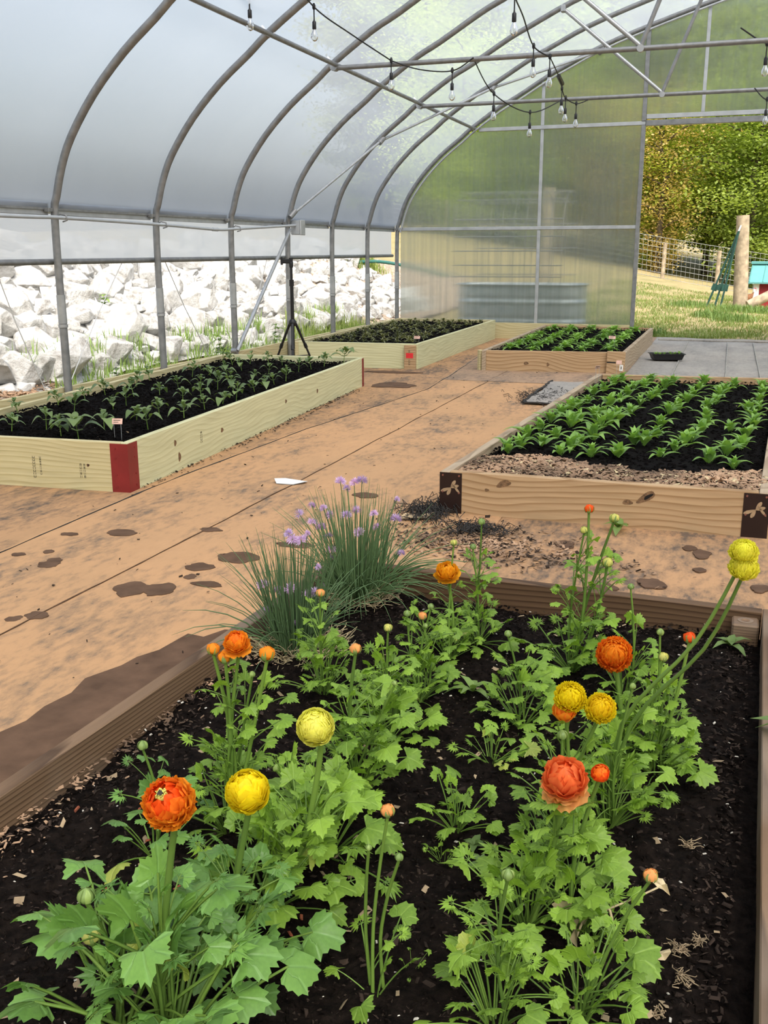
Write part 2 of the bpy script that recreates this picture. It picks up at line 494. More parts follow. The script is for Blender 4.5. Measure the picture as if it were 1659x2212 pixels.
def fabric(name, dust, base, lo, hi, grid=False, streak=(1.0,.42,1.0)):
    mt, nt, out = new_mat(name)
    b = N(nt, 'BsdfPrincipled', Roughness=.85)
    b.inputs['Specular IOR Level'].default_value = .2
    v = coords(nt, (1,1,1), False)
    mp = N(nt, 'Mapping'); mp.inputs['Scale'].default_value = streak; nt.links.new(v, mp.inputs['Vector'])
    a = N(nt, 'TexNoise', Scale=2.6, Detail=9.0); a.inputs['Roughness'].default_value = .68
    nt.links.new(mp.outputs[0], a.inputs['Vector'])
    c = N(nt, 'TexNoise', Scale=24.0, Detail=6.0); c.inputs['Roughness'].default_value = .7
    nt.links.new(mp.outputs[0], c.inputs['Vector'])
    av = N(nt, 'Math', operation='MULTIPLY_ADD'); av.inputs[1].default_value = .42
    nt.links.new(c.outputs['Fac'], av.inputs[0])
    sc = N(nt, 'Math', operation='MULTIPLY'); sc.inputs[1].default_value = .58
    nt.links.new(a.outputs['Fac'], sc.inputs[0]); nt.links.new(sc.outputs[0], av.inputs[2])
    mid = tuple((x*.6+y*.4) for x, y in zip(dust, base))
    r = ramp(nt, av.outputs[0], [(lo, base), ((lo+hi)/2, mid), (hi, dust), (min(1, hi+.2), tuple(min(1, x*1.12) for x in dust))])
    n3 = N(nt, 'TexNoise', Scale=.9, Detail=3.0); nt.links.new(v, n3.inputs['Vector'])
    hue = N(nt, 'MixRGB', blend_type='MULTIPLY'); hue.inputs[0].default_value = .6
    rh = ramp(nt, n3.outputs['Fac'], [(.35, (.86,.84,.82)), (.65, (1.08,1.0,.94))])
    nt.links.new(r.outputs[0], hue.inputs[1]); nt.links.new(rh.outputs[0], hue.inputs[2])
    last = hue.outputs[0]
    nt.links.new(last, b.inputs['Base Color'])
    # woven threads
    wx = N(nt, 'TexWave', wave_type='BANDS', bands_direction='X'); wx.inputs['Scale'].default_value = 95.0
    wy = N(nt, 'TexWave', wave_type='BANDS', bands_direction='Y'); wy.inputs['Scale'].default_value = 95.0
    for w in (wx, wy): nt.links.new(v, w.inputs['Vector'])
    mul = N(nt, 'Math', operation='MULTIPLY'); nt.links.new(wx.outputs['Fac'], mul.inputs[0]); nt.links.new(wy.outputs['Fac'], mul.inputs[1])
    bp = N(nt, 'Bump', Strength=.12, Distance=.004); nt.links.new(mul.outputs[0], bp.inputs['Height'])
    b2 = N(nt, 'Bump', Strength=.25, Distance=.02); nt.links.new(av.outputs[0], b2.inputs['Height']); nt.links.new(bp.outputs[0], b2.inputs['Normal'])
    nt.links.new(b2.outputs[0], b.inputs['Normal'])
    nt.links.new(b.outputs[0], out.inputs[0])
    return mt
M['fab_orange'] = fabric('clay_dusted_ground_fabric', (.50,.30,.155), (.17,.13,.095), .37, .51)
M['fab_orange2'] = fabric('clay_dusted_ground_fabric_edge', (.45,.27,.14), (.14,.105,.078), .41, .55)
M['fab_grey'] = fabric('grey_ground_fabric', (.37,.35,.315), (.20,.195,.185), .35, .6)
M['fab_worn'] = fabric('worn_brown_ground_fabric', (.37,.255,.165), (.14,.115,.095), .38, .56)
M['fab_black'] = plain('frayed_black_fabric', (.030,.027,.024), .85, 0, 20, .4)
M['dark_clay'] = plain('dark_clay_fabric', (.115,.068,.042), .85, 0, 12, .25, .15, 60, .12)  # for damp blotches, plain dark patches and the finer seam
M['fab_line'] = plain('pale_woven_line', (.30,.285,.25), .8, 0, 20, .2)
M['grass_ground'] = fabric('meadow_ground', (.42,.33,.18), (.17,.19,.075), .36, .60, streak=(.5,.5,.5))
M['grass_blade'] = leafy('meadow_grass_blade', (.21,.29,.085), trans=.3, var=.45, nscale=.6)
M['gravel'] = plain('pinkish_gravel_bank', (.36,.28,.21), .9, 0, 14, .6, 1.0, 26)
M['weed'] = leafy('weed_leaf', (.17,.28,.08), trans=.3, var=.4, nscale=3)
M['bark'] = plain('tree_bark', (.10,.08,.06), .9, 0, 6, .4, .6)
M['log'] = plain('weathered_log', (.36,.29,.20), .85, 0, 7, .35, .6, 25)
M['tree_a'] = leafy('spring_green_leaves', (.40,.49,.17), trans=.5, var=.45, nscale=.5)
M['tree_b'] = leafy('fresh_lime_leaves', (.47,.61,.17), trans=.5, var=.4, nscale=.5)
M['tree_c'] = leafy('deep_green_leaves', (.28,.37,.12), trans=.45, var=.45, nscale=.5)
M['tree_d'] = leafy('russet_new_leaves', (.48,.40,.17), trans=.45, var=.35, nscale=.5)
M['teal'] = plain('teal_metal_roof', (.13,.36,.35), .4, .2, 6, .08)
M['red_wall'] = plain('barn_red_paint', (.26,.02,.025), .6, 0, 6, .15)
M['white_paint'] = plain('white_paint', (.78,.78,.77), .6, 0, 6, .05)
M['tpost'] = plain('dark_green_steel', (.02,.07,.055), .5, .2, 6, .2)
M['tank'] = plain('galvanized_tank', (.60,.64,.66), .35, .45, 5, .12)
M['feather'] = plain('russet_feathers', (.20,.085,.035), .8, 0, 30, .3)
M['feather_white'] = plain('white_feathers', (.70,.66,.6), .8, 0, 30, .1)
M['rope'] = plain('white_cord', (.62,.62,.60), .7, 0, 20, .1)
M['hose'] = plain('green_hose', (.03,.13,.11), .5, 0, 20, .1)
LEAFY_ROWS = [[(-1.188, 5.799), (-1.156, 6.011), (-1.16, 6.261), (-1.138, 6.62), (-1.128, 6.968), (-1.11, 7.303), (-1.067, 7.517), (-1.041, 7.705), (-1.006, 7.97), (-1.011, 8.387), (-0.968, 8.726), (-0.921, 9.09), (-0.874, 9.327)], [(-1.03, 6.086), (-0.998, 6.388), (-0.961, 6.803), (-0.95, 7.07), (-0.845, 7.196), (-0.817, 7.445), (-0.813, 7.809), (-0.772, 8.16), (-0.738, 8.474), (-0.724, 8.871), (-0.657, 9.101), (-0.627, 9.404)], [(-0.887, 5.896), (-0.847, 6.042), (-0.824, 6.223), (-0.757, 6.391), (-0.759, 6.783), (-0.728, 7.051), (-0.688, 7.2), (-0.628, 7.555), (-0.607, 8.097), (-0.544, 8.291), (-0.509, 8.484), (-0.473, 8.95), (-0.425, 9.319)], [(-0.697, 5.83), (-0.549, 5.877), (-0.496, 6.329), (-0.433, 6.314), (-0.381, 6.625), (-0.382, 7.031), (-0.36, 7.591), (-0.303, 7.76), (-0.258, 8.265), (-0.225, 8.636), (-0.188, 9.039), (-0.156, 9.403)], [(-0.313, 5.985), (-0.242, 6.17), (-0.192, 6.391), (-0.16, 6.509), (-0.109, 6.869), (-0.085, 7.212), (-0.1, 7.528), (-0.095, 7.931), (-0.041, 8.22), (-0.016, 8.702), (0.03, 8.974), (0.096, 9.197)], [(-0.037, 5.92), (0.051, 6.071), (0.096, 5.788), (0.143, 6.327), (0.17, 6.726), (0.07, 6.967), (0.228, 7.226), (0.233, 7.494), (0.197, 7.868), (0.272, 8.047), (0.295, 8.44), (0.323, 8.936), (0.333, 9.341)]]
BROAD_SEEDLINGS = [(-4.287, 5.193), (-4.705, 5.79), (-4.128, 5.334), (-3.881, 5.152), (-4.666, 6.198), (-4.328, 5.91), (-3.794, 5.486), (-4.182, 6.178), (-4.691, 6.832), (-4.652, 6.511), (-4.72, 7.336), (-3.768, 5.829), (-4.396, 6.789), (-3.497, 5.536), (-4.251, 6.451), (-3.748, 6.095), (-4.272, 6.965), (-4.772, 7.641), (-3.507, 6.014), (-4.38, 7.443), (-3.932, 6.739), (-4.585, 8.044), (-4.165, 7.434), (-3.919, 7.007), (-3.546, 6.38), (-4.464, 8.172), (-3.99, 7.413), (-3.557, 6.671), (-4.016, 7.715), (-3.764, 7.265), (-3.567, 6.919), (-4.271, 8.142), (-4.955, 9.359), (-4.395, 8.669), (-4.591, 9.242), (-3.949, 7.983), (-3.632, 7.379), (-3.633, 7.601), (-4.03, 8.492), (-3.662, 7.826), (-4.186, 9.148), (-3.664, 8.072), (-3.797, 8.66), (-3.792, 8.957), (-3.786, 9.272), (-4.712, 9.094), (-4.455, 9.397)]
BROAD_BIG = [(-3.734, 5.125), (-3.689, 9.56)]
RANUNCULUS = [
('big orange', (-0.766, 1.166, 0.12), [((-0.733, 1.146, 0.589), 'open_orange', 0.0425)], 30, 0.17, 0.16),
('buds', (-0.869, 1.171, 0.12), [((-0.896, 1.151, 0.384), 'bud', 0.014), ((-0.892, 1.151, 0.312), 'bud_y', 0.0143)], 16, 0.16, 0.14),
('yellow globe', (-0.767, 1.389, 0.12), [((-0.716, 1.369, 0.489), 'globe_yellow', 0.044)], 30, 0.15, 0.15),
('pale yellow', (-0.766, 1.544, 0.12), [((-0.653, 1.524, 0.542), 'globe_pale', 0.0397)], 44, 0.15, 0.15),
('four orange', (-0.978, 1.766, 0.12), [((-0.923, 1.746, 0.587), 'loose_orange', 0.0247), ((-0.979, 1.746, 0.561), 'halfbud', 0.0131), ((-0.951, 1.746, 0.546), 'halfbud', 0.014), ((-0.853, 1.746, 0.567), 'halfbud', 0.0157), ((-0.889, 1.746, 0.516), 'bud', 0.007)], 55, 0.13, 0.26),
('left bud', (-1.088, 1.644, 0.12), [((-1.088, 1.624, 0.378), 'bud', 0.0112)], 14, 0.12, 0.12),
('center bud', (-0.497, 1.392, 0.12), [((-0.462, 1.372, 0.493), 'budo', 0.0111), ((-0.443, 1.372, 0.411), 'bud', 0.0073), ((-0.496, 1.372, 0.418), 'bud', 0.0057)], 9, 0.11, 0.11),
('mid a', (-0.725, 1.738, 0.12), [((-0.826, 1.718, 0.323), 'bud', 0.0091)], 42, 0.15, 0.13),
('mid b', (-0.748, 1.987, 0.12), [((-0.739, 1.967, 0.505), 'halfbud_s', 0.0127), ((-0.646, 1.967, 0.435), 'bud', 0.0064)], 54, 0.14, 0.16),
('mid c', (-1.034, 2.485, 0.12), [((-1.031, 2.465, 0.44), 'budo', 0.0119)], 36, 0.12, 0.15),
('mid d', (-0.766, 2.274, 0.12), [((-0.758, 2.254, 0.447), 'bud_y', 0.0107)], 50, 0.13, 0.14),
('mid e', (-0.761, 2.543, 0.12), [((-0.791, 2.523, 0.386), 'bud', 0.0105), ((-0.746, 2.523, 0.384), 'halfbud_s', 0.0118), ((-0.722, 2.523, 0.415), 'bud', 0.0091), ((-0.737, 2.523, 0.356), 'bud', 0.0079)], 48, 0.12, 0.2),
('back gold', (-0.758, 2.865, 0.12), [((-0.764, 2.845, 0.418), 'loose_gold', 0.0317), ((-0.743, 2.845, 0.508), 'bud_y', 0.01)], 30, 0.1, 0.16),
('back tall', (-0.696, 2.986, 0.12), [((-0.685, 2.966, 0.548), 'bud', 0.0117), ((-0.711, 2.966, 0.463), 'bud', 0.0104)], 40, 0.11, 0.2),
('center small', (-0.488, 1.929, 0.12), [], 16, 0.1, 0.1),
('center tiny', (-0.486, 1.815, 0.12), [], 10, 0.08, 0.07),
('center pale', (-0.483, 2.264, 0.12), [], 13, 0.09, 0.1),
('right tall', (-0.37, 2.879, 0.12), [((-0.34, 2.859, 0.644), 'bud_red', 0.0138), ((-0.351, 2.859, 0.579), 'bud_y', 0.0111), ((-0.267, 2.859, 0.622), 'bud_y', 0.0138), ((-0.279, 2.859, 0.486), 'bud_y', 0.0154)], 52, 0.14, 0.27),
('right tall b', (-0.204, 2.76, 0.12), [((-0.199, 2.74, 0.459), 'bud', 0.0094)], 20, 0.12, 0.12),
('right mid orange', (-0.177, 2.366, 0.12), [((-0.2, 2.346, 0.417), 'full_orange', 0.0461)], 24, 0.12, 0.12),
('stalk bud', (-0.452, 2.491, 0.12), [((-0.491, 2.471, 0.382), 'bud', 0.0101)], 28, 0.12, 0.11),
('pair yellow', (-0.263, 1.858, 0.12), [((-0.237, 1.838, 0.523), 'full_yellow', 0.0323), ((-0.177, 1.838, 0.508), 'full_yellow2', 0.0313), ((-0.247, 1.838, 0.491), 'cup_orange', 0.0258), ((-0.249, 1.838, 0.435), 'bud', 0.0107)], 30, 0.13, 0.2),
('peach', (-0.277, 1.649, 0.12), [((-0.213, 1.629, 0.46), 'peach', 0.0403)], 34, 0.13, 0.2),
('red cup', (-0.186, 1.665, 0.12), [((-0.152, 1.645, 0.472), 'cup_red', 0.0184)], 18, 0.12, 0.12),
('right lean', (-0.169, 2.046, 0.12), [((0.067, 2.026, 0.798), 'full_lemon', 0.0284), ((0.07, 2.026, 0.766), 'full_lemon2', 0.0296), ((-0.13, 2.026, 0.477), 'bud', 0.0072)], 42, 0.13, 0.12),
('right edge', (-0.084, 2.347, 0.12), [((-0.094, 2.327, 0.491), 'bud', 0.0093), ((-0.083, 2.327, 0.428), 'bud_y', 0.0117), ((-0.026, 2.327, 0.485), 'budr', 0.0139)], 50, 0.13, 0.14),
('front bud', (-0.276, 1.381, 0.12), [((-0.259, 1.361, 0.426), 'bud', 0.0102)], 28, 0.12, 0.15),
('front leaning bud', (-0.143, 1.426, 0.12), [((-0.045, 1.406, 0.441), 'budo', 0.011)], 20, 0.13, 0.1),
('right low', (-0.154, 1.655, 0.12), [], 12, 0.09, 0.08),
('tiny sprout', (-0.451, 1.475, 0.12), [], 7, 0.055, 0.06)]
CHIVES = [(-1.26, 2.8, 0.12), (-1.236, 3.307, 0.12)]
CHIVE_HEADS = [(-1.287, 3.287, 0.566), (-1.233, 3.287, 0.566), (-1.203, 3.287, 0.577), (-1.262, 3.287, 0.542), (-1.07, 3.287, 0.515), (-1.159, 3.287, 0.455), (-1.075, 3.287, 0.444), (-1.149, 3.287, 0.407), (-1.216, 3.287, 0.38), (-1.331, 3.287, 0.437), (-1.4, 3.287, 0.405), (-1.367, 3.287, 0.388), (-1.202, 2.78, 0.514), (-1.34, 3.287, 0.355), (-1.454, 3.287, 0.43), (-1.265, 3.287, 0.441), (-1.356, 3.287, 0.46), (-1.268, 2.78, 0.51), (-1.254, 2.78, 0.491), (-1.224, 2.78, 0.492), (-1.328, 3.287, 0.302), (-1.325, 3.287, 0.27), (-1.168, 2.78, 0.407), (-1.055, 3.287, 0.316), (-1.267, 2.78, 0.325), (-1.307, 2.78, 0.313), (-1.364, 2.78, 0.329), (-1.364, 3.287, 0.157), (-1.178, 2.78, 0.321), (-1.347, 2.78, 0.246), (-1.203, 2.78, 0.313), (-1.252, 2.78, 0.206), (-1.401, 3.287, 0.467), (-1.225, 3.287, 0.463)]
STAINS = [(-2.822, 3.575, 0.048, 0.04), (-2.835, 3.636, 0.033, 0.036), (-3.054, 3.661, 0.029, 0.025), (-2.947, 3.743, 0.025, 0.025), (-2.808, 4.138, 0.066, 0.052), (-2.277, 3.402, 0.074, 0.072), (-2.16, 3.428, 0.059, 0.068), (-2.157, 3.758, 0.063, 0.048), (-2.124, 3.625, 0.027, 0.028), (-2.004, 3.561, 0.057, 0.032), (-2.052, 3.938, 0.091, 0.072), (-2.457, 3.016, 0.042, 0.038), (-2.519, 2.958, 0.027, 0.029), (-3.037, 4.028, 0.044, 0.028), (-2.404, 4.324, 0.054, 0.031), (-0.655, 4.615, 0.046, 0.055), (-0.085, 4.746, 0.032, 0.04), (-0.03, 4.663, 0.037, 0.062), (-0.213, 4.164, 0.052, 0.063), (-0.028, 4.41, 0.027, 0.028), (-0.411, 4.042, 0.055, 0.048), (-1.882, 4.212, 0.085, 0.044), (-1.904, 5.262, 0.066, 0.054), (0.214, 4.23, 0.036, 0.043)]
# strip [(-1.802, 2.0, 0.0), (-1.93, 2.157, 0.0), (-1.917, 2.355, 0.0), (-1.931, 2.568, 0.0), (-1.878, 2.705, 0.0), (-1.838, 2.847, 0.0), (-1.817, 3.039, 0.0), (-1.697, 3.103, 0.0), (-1.652, 3.245, 0.0), (-1.655, 3.021, 0.0)]
CABLES = [[(-3.563, 6.9, 3.3), (-3.859, 8.0, 3.372), (-3.698, 8.6, 3.73)], [(-3.238, 7.2, 3.389), (-3.545, 8.6, 3.379), (-3.501, 9.4, 3.304), (-3.337, 10.06, 3.178)], [(-3.337, 10.06, 3.178), (-3.048, 10.05, 3.081), (-2.712, 10.05, 3.05), (-2.512, 10.07, 3.157)], [(-2.512, 10.07, 3.157), (-2.558, 11.2, 2.986), (-2.355, 12.2, 2.909), (-2.14, 13.04, 3.136)], [(-1.56, 7.2, 3.163), (-1.687, 8.0, 3.195), (-1.782, 8.8, 3.223), (-1.897, 9.9, 3.192), (-1.771, 10.06, 3.12)], [(-1.771, 10.06, 3.12), (-1.906, 11.5, 3.138), (-1.964, 12.0, 3.117), (-2.014, 12.6, 3.1), (-1.932, 12.9, 3.072), (-1.817, 13.05, 3.127)], [(-0.096, 10.06, 3.259), (0.137, 10.2, 3.138), (0.304, 10.3, 3.164)], [(0.081, 13.05, 3.168), (0.226, 13.0, 3.031), (0.381, 13.05, 3.153)]]
CABLE_BULBS = [[1], [1], [0, 2], [1, 2], [1, 3], [0, 2, 3, 4], [1], [1]]

# ------------------------------------------------------------------ terrain and floor
def T(x, y):
    inside = sm(5.35, 5.7, abs(x))
    inside = max(inside, sm(16.6, 17.2, y))
    emb = 0.0
    if x < -5.9:
        d = -x - 5.9
        emb = min(d*.60, max(.9, 1.36 - max(0, d-2.3)*.05))
        emb *= 1 - .55*sm(19, 27, y)
    s = sm(17.5, 40, y)
    hill = s * .165 * (-(max(x, -13.5)+.5))
    hill = max(hill, -1.2)
    w = sm(24, 34, y)
    h = emb*(1-w) + hill if x < -5.9 else hill
    h += .05*fbm(x*.35, y*.35, 3.1)*inside
    h += max(0, y-52)*.03
    return -.03 + h*inside + .02*inside

mb = MB()
xs = [-70,-60,-50,-42,-36,-30,-26,-22,-19,-17,-15.5,-14,-13,-12,-11,-10.2,-9.6,-9,-8.5,-8,-7.6,-7.2,-6.8,-6.4,-6.1,-5.8,-5.6,-5.4,-5.2,-4.5,-3.5,-2.5,-1.5,-.5,.5,1.5,2.5,3.5,4.5,5.2,5.6,6.2,7,8.5,11,15,22,32,45]
ys = [-12,-6,-2,0,2,3,4,5,6,7,8,9,10,11,12,13,14,15,16,16.6,17,17.4,18,18.6,19.2,20,21,22,23,24,25,26,27,28,30,32,34,36,38,40,43,46,50,54,60,68,80,100,130]
mb.add([(x, y, T(x, y)) for y in ys for x in xs],
       [(j*len(xs)+i, j*len(xs)+i+1, (j+1)*len(xs)+i+1, (j+1)*len(xs)+i) for j in range(len(ys)-1) for i in range(len(xs)-1)], 0, True)
tag(mb.build('ground', M['grass_ground']), 'grassy uneven meadow ground outside the greenhouse', 'ground', kind='structure')

# gravel bank behind the white rocks
mb = MB()
gx = np.linspace(-8.9, -5.75, 12); gy = np.linspace(15.3, 27, 30)
mb.add([(x, y, T(x, y)+.05+.05*fbm(x*2, y*2)) for y in gy for x in gx],
       [(j*12+i, j*12+i+1, (j+1)*12+i+1, (j+1)*12+i) for j in range(29) for i in range(11)], 0, True)
tag(mb.build('gravel_bank', M['gravel']), 'pinkish gravel bank behind the white rock pile', 'gravel', kind='stuff')
mb = MB()
gx = np.linspace(-9.4, -6.05, 14); gy = np.linspace(4.2, 20.6, 50)
mb.add([(x, y, T(x, y)+.03+.04*fbm(x*3, y*3)) for y in gy for x in gx],
       [(j*14+i, j*14+i+1, (j+1)*14+i+1, (j+1)*14+i) for j in range(49) for i in range(13)], 0, True)
tag(mb.build('rock_bank', M['rock']), 'pale stony bank under the white rock pile', 'bank', kind='stuff')

floor = tag(link('floor', None), 'orange clay dusted woven ground fabric covering the greenhouse floor', 'floor', kind='structure')
SEAM_A = [(-2.4,-3.2),(1.0,-3.19),(3.69,-3.18),(5.1,-3.21),(7.2,-3.12),(8.6,-2.97),(9.7,-2.86),(11.2,-2.96),(13.0,-3.12),(16.7,-3.2)]
SEAM_B = [(-2.4,-2.55),(1.0,-2.52),(3.25,-2.47),(5.2,-2.44),(9.5,-2.42),(16.7,-2.4)]
def seam_x(seam, y):
    for (a, xa), (b, xb) in zip(seam, seam[1:]):
        if a <= y <= b: return xa + (xb-xa)*(y-a)/(b-a)
    return seam[-1][1]
def sheet(name, x_lo, x_hi, y0, y1, mt, z, nx=14, ny=110, amp=.004):
    mb = MB(); vs = []
    for j in range(ny+1):
        y = y0 + (y1-y0)*j/ny
        a, b = x_lo(y), x_hi(y)
        for i in range(nx+1):
            x = a + (b-a)*i/nx
            e = .002*math.exp(-((b-x)/.03)**2)
            vs.append((x, y, z + e + amp*fbm(x*2.2, y*1.1, z*50)))
    mb.add(vs, [(j*(nx+1)+i, j*(nx+1)+i+1, (j+1)*(nx+1)+i+1, (j+1)*(nx+1)+i) for j in range(ny) for i in range(nx)], 0, True)
    return mb.build(name, mt, floor)
wob = lambda y, k: .012*fbm(y*1.7, k, 0)
sheet('fabric_sheet', lambda y: -5.6, lambda y: seam_x(SEAM_A, y)+wob(y, 1)+.03, -2.4, 16.7, M['fab_orange2'], .002, 14, 110, .0012)
sheet('fabric_sheet', lambda y: seam_x(SEAM_A, y)+wob(y, 1), lambda y: seam_x(SEAM_B, y)+wob(y, 2)+.02, -2.4, 10.6, M['fab_orange'], .006, 10, 80, .0012)
sheet('fabric_sheet', lambda y: seam_x(SEAM_A, y)+wob(y, 1), lambda y: -1.05, 10.5, 16.7, M['fab_worn'], .008, 14, 60, .003)
sheet('fabric_sheet', lambda y: seam_x(SEAM_B, y)+wob(y, 2), lambda y: -1.05 + .03*fbm(y*2, 7), -2.4, 10.6, M['fab_orange'], .005, 14, 80, .0012)
sheet('fabric_sheet', lambda y: -1.08, lambda y: 5.6, -2.4, 9.9, M['fab_orange2'], .003, 26, 70, .0012)
sheet('fabric_sheet', lambda y: -1.08, lambda y: 5.6, 9.8, 16.75, M['fab_grey'], .006, 30, 40, .012)
# dark seams where two strips of fabric meet
for seam, k, w in ((SEAM_A, 1, .006), (SEAM_B, 2, .003)):
    mb = MB(); vs = []; n = 150
    for j in range(n+1):
        y = 2.2 + 11.5*j/n
        x = seam_x(seam, y) + wob(y, k) + .024
        ww = w*(max(.12, .5+1.3*fbm(y*3, k*9)))
        vs += [(x-ww, y, .0100), (x+ww, y, .0100), (x+ww, y, .003), (x-ww, y, .003)]
    mb.add(vs, [f for j in range(n) for f in ((4*j, 4*j+1, 4*j+5, 4*j+4), (4*j+1, 4*j+2, 4*j+6, 4*j+5), (4*j+3, 4*j, 4*j+4, 4*j+7))])
    mb.build('fabric_seam', M['fab_black'] if k == 1 else M['dark_clay'], floor)
# pale marker threads woven into the grey sheet
for x in (-.55, .02, .38, .75):
    MB().box((x, 9.95, .004), (x+.012, 16.0, .0215)).build('marker_thread', M['fab_line'], floor)
# raised hem of the grey sheet at the door
mb = MB(); pts = []
for i in range(40):
    x = -1.0 + 6.2*i/39
    pts.append((x, 16.2+.05*fbm(x*1.3, 3), .012+.012*abs(fbm(x*3, 1))))
mb.tube(pts, .022, 6); mb.build('fabric_hem', M['fab_grey'], floor)
# damp blotches left by watering, then plain dark patches at the pale bed ends
R = rng(5)
def blotch(cx, cy, a, b, seed, z=.0088, n=22):
    vs = [(cx, cy, z)]; 
    for k in range(n):
        t = 2*math.pi*k/n
        q = 1 + .38*fbm(math.cos(t)*1.3+seed*3.7, math.sin(t)*1.3, seed)
        vs.append((cx + a*q*math.cos(t), cy + b*q*math.sin(t), z))
    vs += [(x, y, .004) for x, y, _ in vs[1:]]
    fs = [(0, 1+k, 1+(k+1) % n) for k in range(n)] + [(1+k, 1+n+k, 1+n+(k+1) % n, 1+(k+1) % n) for k in range(n)]
    return MB().add(vs, fs)
for i, (x, y, a, b) in enumerate(STAINS):
    blotch(x, y, a*1.1, b*1.1, i*1.3, .0086+.0002*(i % 4)).build('dark_patch', M['dark_clay'], floor)
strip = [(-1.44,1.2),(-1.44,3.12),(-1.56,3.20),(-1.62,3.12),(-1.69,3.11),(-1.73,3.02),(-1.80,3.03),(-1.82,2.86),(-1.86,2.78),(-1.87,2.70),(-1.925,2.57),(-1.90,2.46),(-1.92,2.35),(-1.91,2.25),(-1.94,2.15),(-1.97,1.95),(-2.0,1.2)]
MB().prism(strip, 'z', .002, .0086).build('dark_patch', M['dark_clay'], floor)
for cx, cy, a, b in ((-3.28,9.92,.22,.20),(-3.62,11.0,.34,.09)):  # flat dark patches on the floor beside the pale bed ends
    blotch(cx, cy, a, b, cx*2).build('dark_patch', M['dark_clay'], floor)

# ------------------------------------------------------------------ greenhouse skeleton
PROFILE = [(-5.18,1.70),(-5.15,1.80),(-5.08,2.02),(-4.97,2.24),(-4.74,2.54),(-4.45,2.82),(-4.16,3.04),(-3.96,3.20),(-3.55,3.47),(-3.28,3.61),(-2.81,3.88),(-2.56,4.00),(-2.04,4.24),(-1.35,4.48),(-.43,4.76),(0,4.86)]
def arch_z(x):
    x = -abs(x)
    if x <= PROFILE[0][0]: return 1.70
    for (a, za), (b, zb) in zip(PROFILE, PROFILE[1:]):
        if a <= x <= b: return za + (zb-za)*(x-a)/(b-a)
    return PROFILE[-1][1]
def smooth_path(pts, n=4):
    out = []
    for i in range(len(pts)-1):
        p0 = pts[max(i-1, 0)]; p1 = pts[i]; p2 = pts[i+1]; p3 = pts[min(i+2, len(pts)-1)]
        for k in range(n):
            t = k/n
            out.append(tuple(.5*((2*b) + (c-a)*t + (2*a-5*b+4*c-d)*t*t + (3*b-a-3*c+d)*t**3) for a, b, c, d in zip(p0, p1, p2, p3)))
    out.append(pts[-1])
    return out
half = smooth_path([(-5.19,1.0),(-5.19,1.35)] + PROFILE, 3)
ARC = half + [(-x, z) for x, z in half[::-1][1:]]
RIB_Y = [5.51, 7.04, 8.57, 10.10, 11.60, 13.07, 14.50, 15.93]
ORD = ['first','second','third','fourth','fifth','sixth','seventh','eighth','ninth','tenth','eleventh','twelfth','thirteenth','fourteenth','fifteenth']
rib_master = None
for i, y in enumerate(RIB_Y[1:]):
    lab = 'curved galvanized steel rib, %s of the arches counted from the camera end' % ORD[i]
    if i == 6: lab = 'curved galvanized steel rib framing the polycarbonate end wall'
    if rib_master is None:
        t = thing('greenhouse_rib', lab, 'rib', (0, y, 0), 0, 'curved steel ribs of the greenhouse')
        MB().tube([(x, 0, z) for x, z in ARC], .032, 10).build('arch_tube', M['steel'], t)
        for s in (-1, 1):
            MB().tube([(s*5.19, 0, -.1), (s*5.19, 0, 1.0)], .034, 10).build('leg', M['steel'], t)
            MB().tube([(s*5.19, 0, .80), (s*5.19, 0, 1.03)], .037, 10).build('splice_sleeve', M['steel_light'], t)
            mb = MB()
            for r_, z in ((.041, .78),):
                mb.tube([(s*5.19, 0, z-.012), (s*5.19, 0, z+.012)], r_, 10)
            mb.build('band_clamp', M['steel_light'], t)
        rib_master = t
    else:
        t = copy_tree(rib_master)
        t.location = (0, y, 0); t['label'] = lab
# the roof film lies over the ribs
mb = MB(); vs = []
ny = 74; y0, y1 = -3.0, 15.97
roof = [p for p in ARC if p[1] >= 1.69]
for j in range(ny+1):
    y = y0 + (y1-y0)*j/ny
    ph = (y - 7.04)/1.51
    sag = math.cos(math.pi*2*ph)      # tight over a rib, slack between
    for k, (x, z) in enumerate(roof):
        a = roof[max(k-1, 0)]; b = roof[min(k+1, len(roof)-1)]
        nx, nz = -(b[1]-a[1]), (b[0]-a[0]); l = math.hypot(nx, nz) or 1
        off = .036 + .012*(sag-1)*.5 + .010*fbm(x*1.2, y*2.4)*(1-sag)*.5
        vs.append((x+nx/l*off, y, z+nz/l*off))
nr = len(roof)
mb.add(vs, [(j*nr+i, (j+1)*nr+i, (j+1)*nr+i+1, j*nr+i+1) for j in range(ny) for i in range(nr-1)], 0, True)
tag(mb.build('ceiling', M['film']), 'translucent woven plastic film stretched over the curved ribs', 'ceiling', kind='structure')

# hip channel and the rolled-up side curtain below it
for s, nm, sd in ((-1, 'wall_left', ''), (1, 'wall_right', ' on the far side')):
    w = tag(link(nm, None), 'aluminium hip channel and film closing the side wall' + sd, 'wall', kind='structure')
    for i in range(len(RIB_Y)-1):
        a, b = RIB_Y[i], RIB_Y[i+1]
        if s == 1 and i > 0: continue
        if s == 1: a, b = -2.5, 15.9
        if i == 0 and s == -1: a = -2.5
        x0, x1 = sorted((s*5.215, s*5.235))
        MB().box((x0, a+.035, 1.655), (x1, b-.035, 1.755), 0, .004).build('hip_rail', M['alu'], w)
        x0, x1 = sorted((s*5.20, s*5.217))
        MB().box((x0, a+.035, 1.695), (x1, b-.035, 1.712)).build('wiggle_wire_track', M['steel'], w)
        if s == -1:
            MB().box((-5.217, b-.10, 1.68), (-5.16, b-.045, 1.71), 0, .003).build('rail_bracket', M['steel'], w)
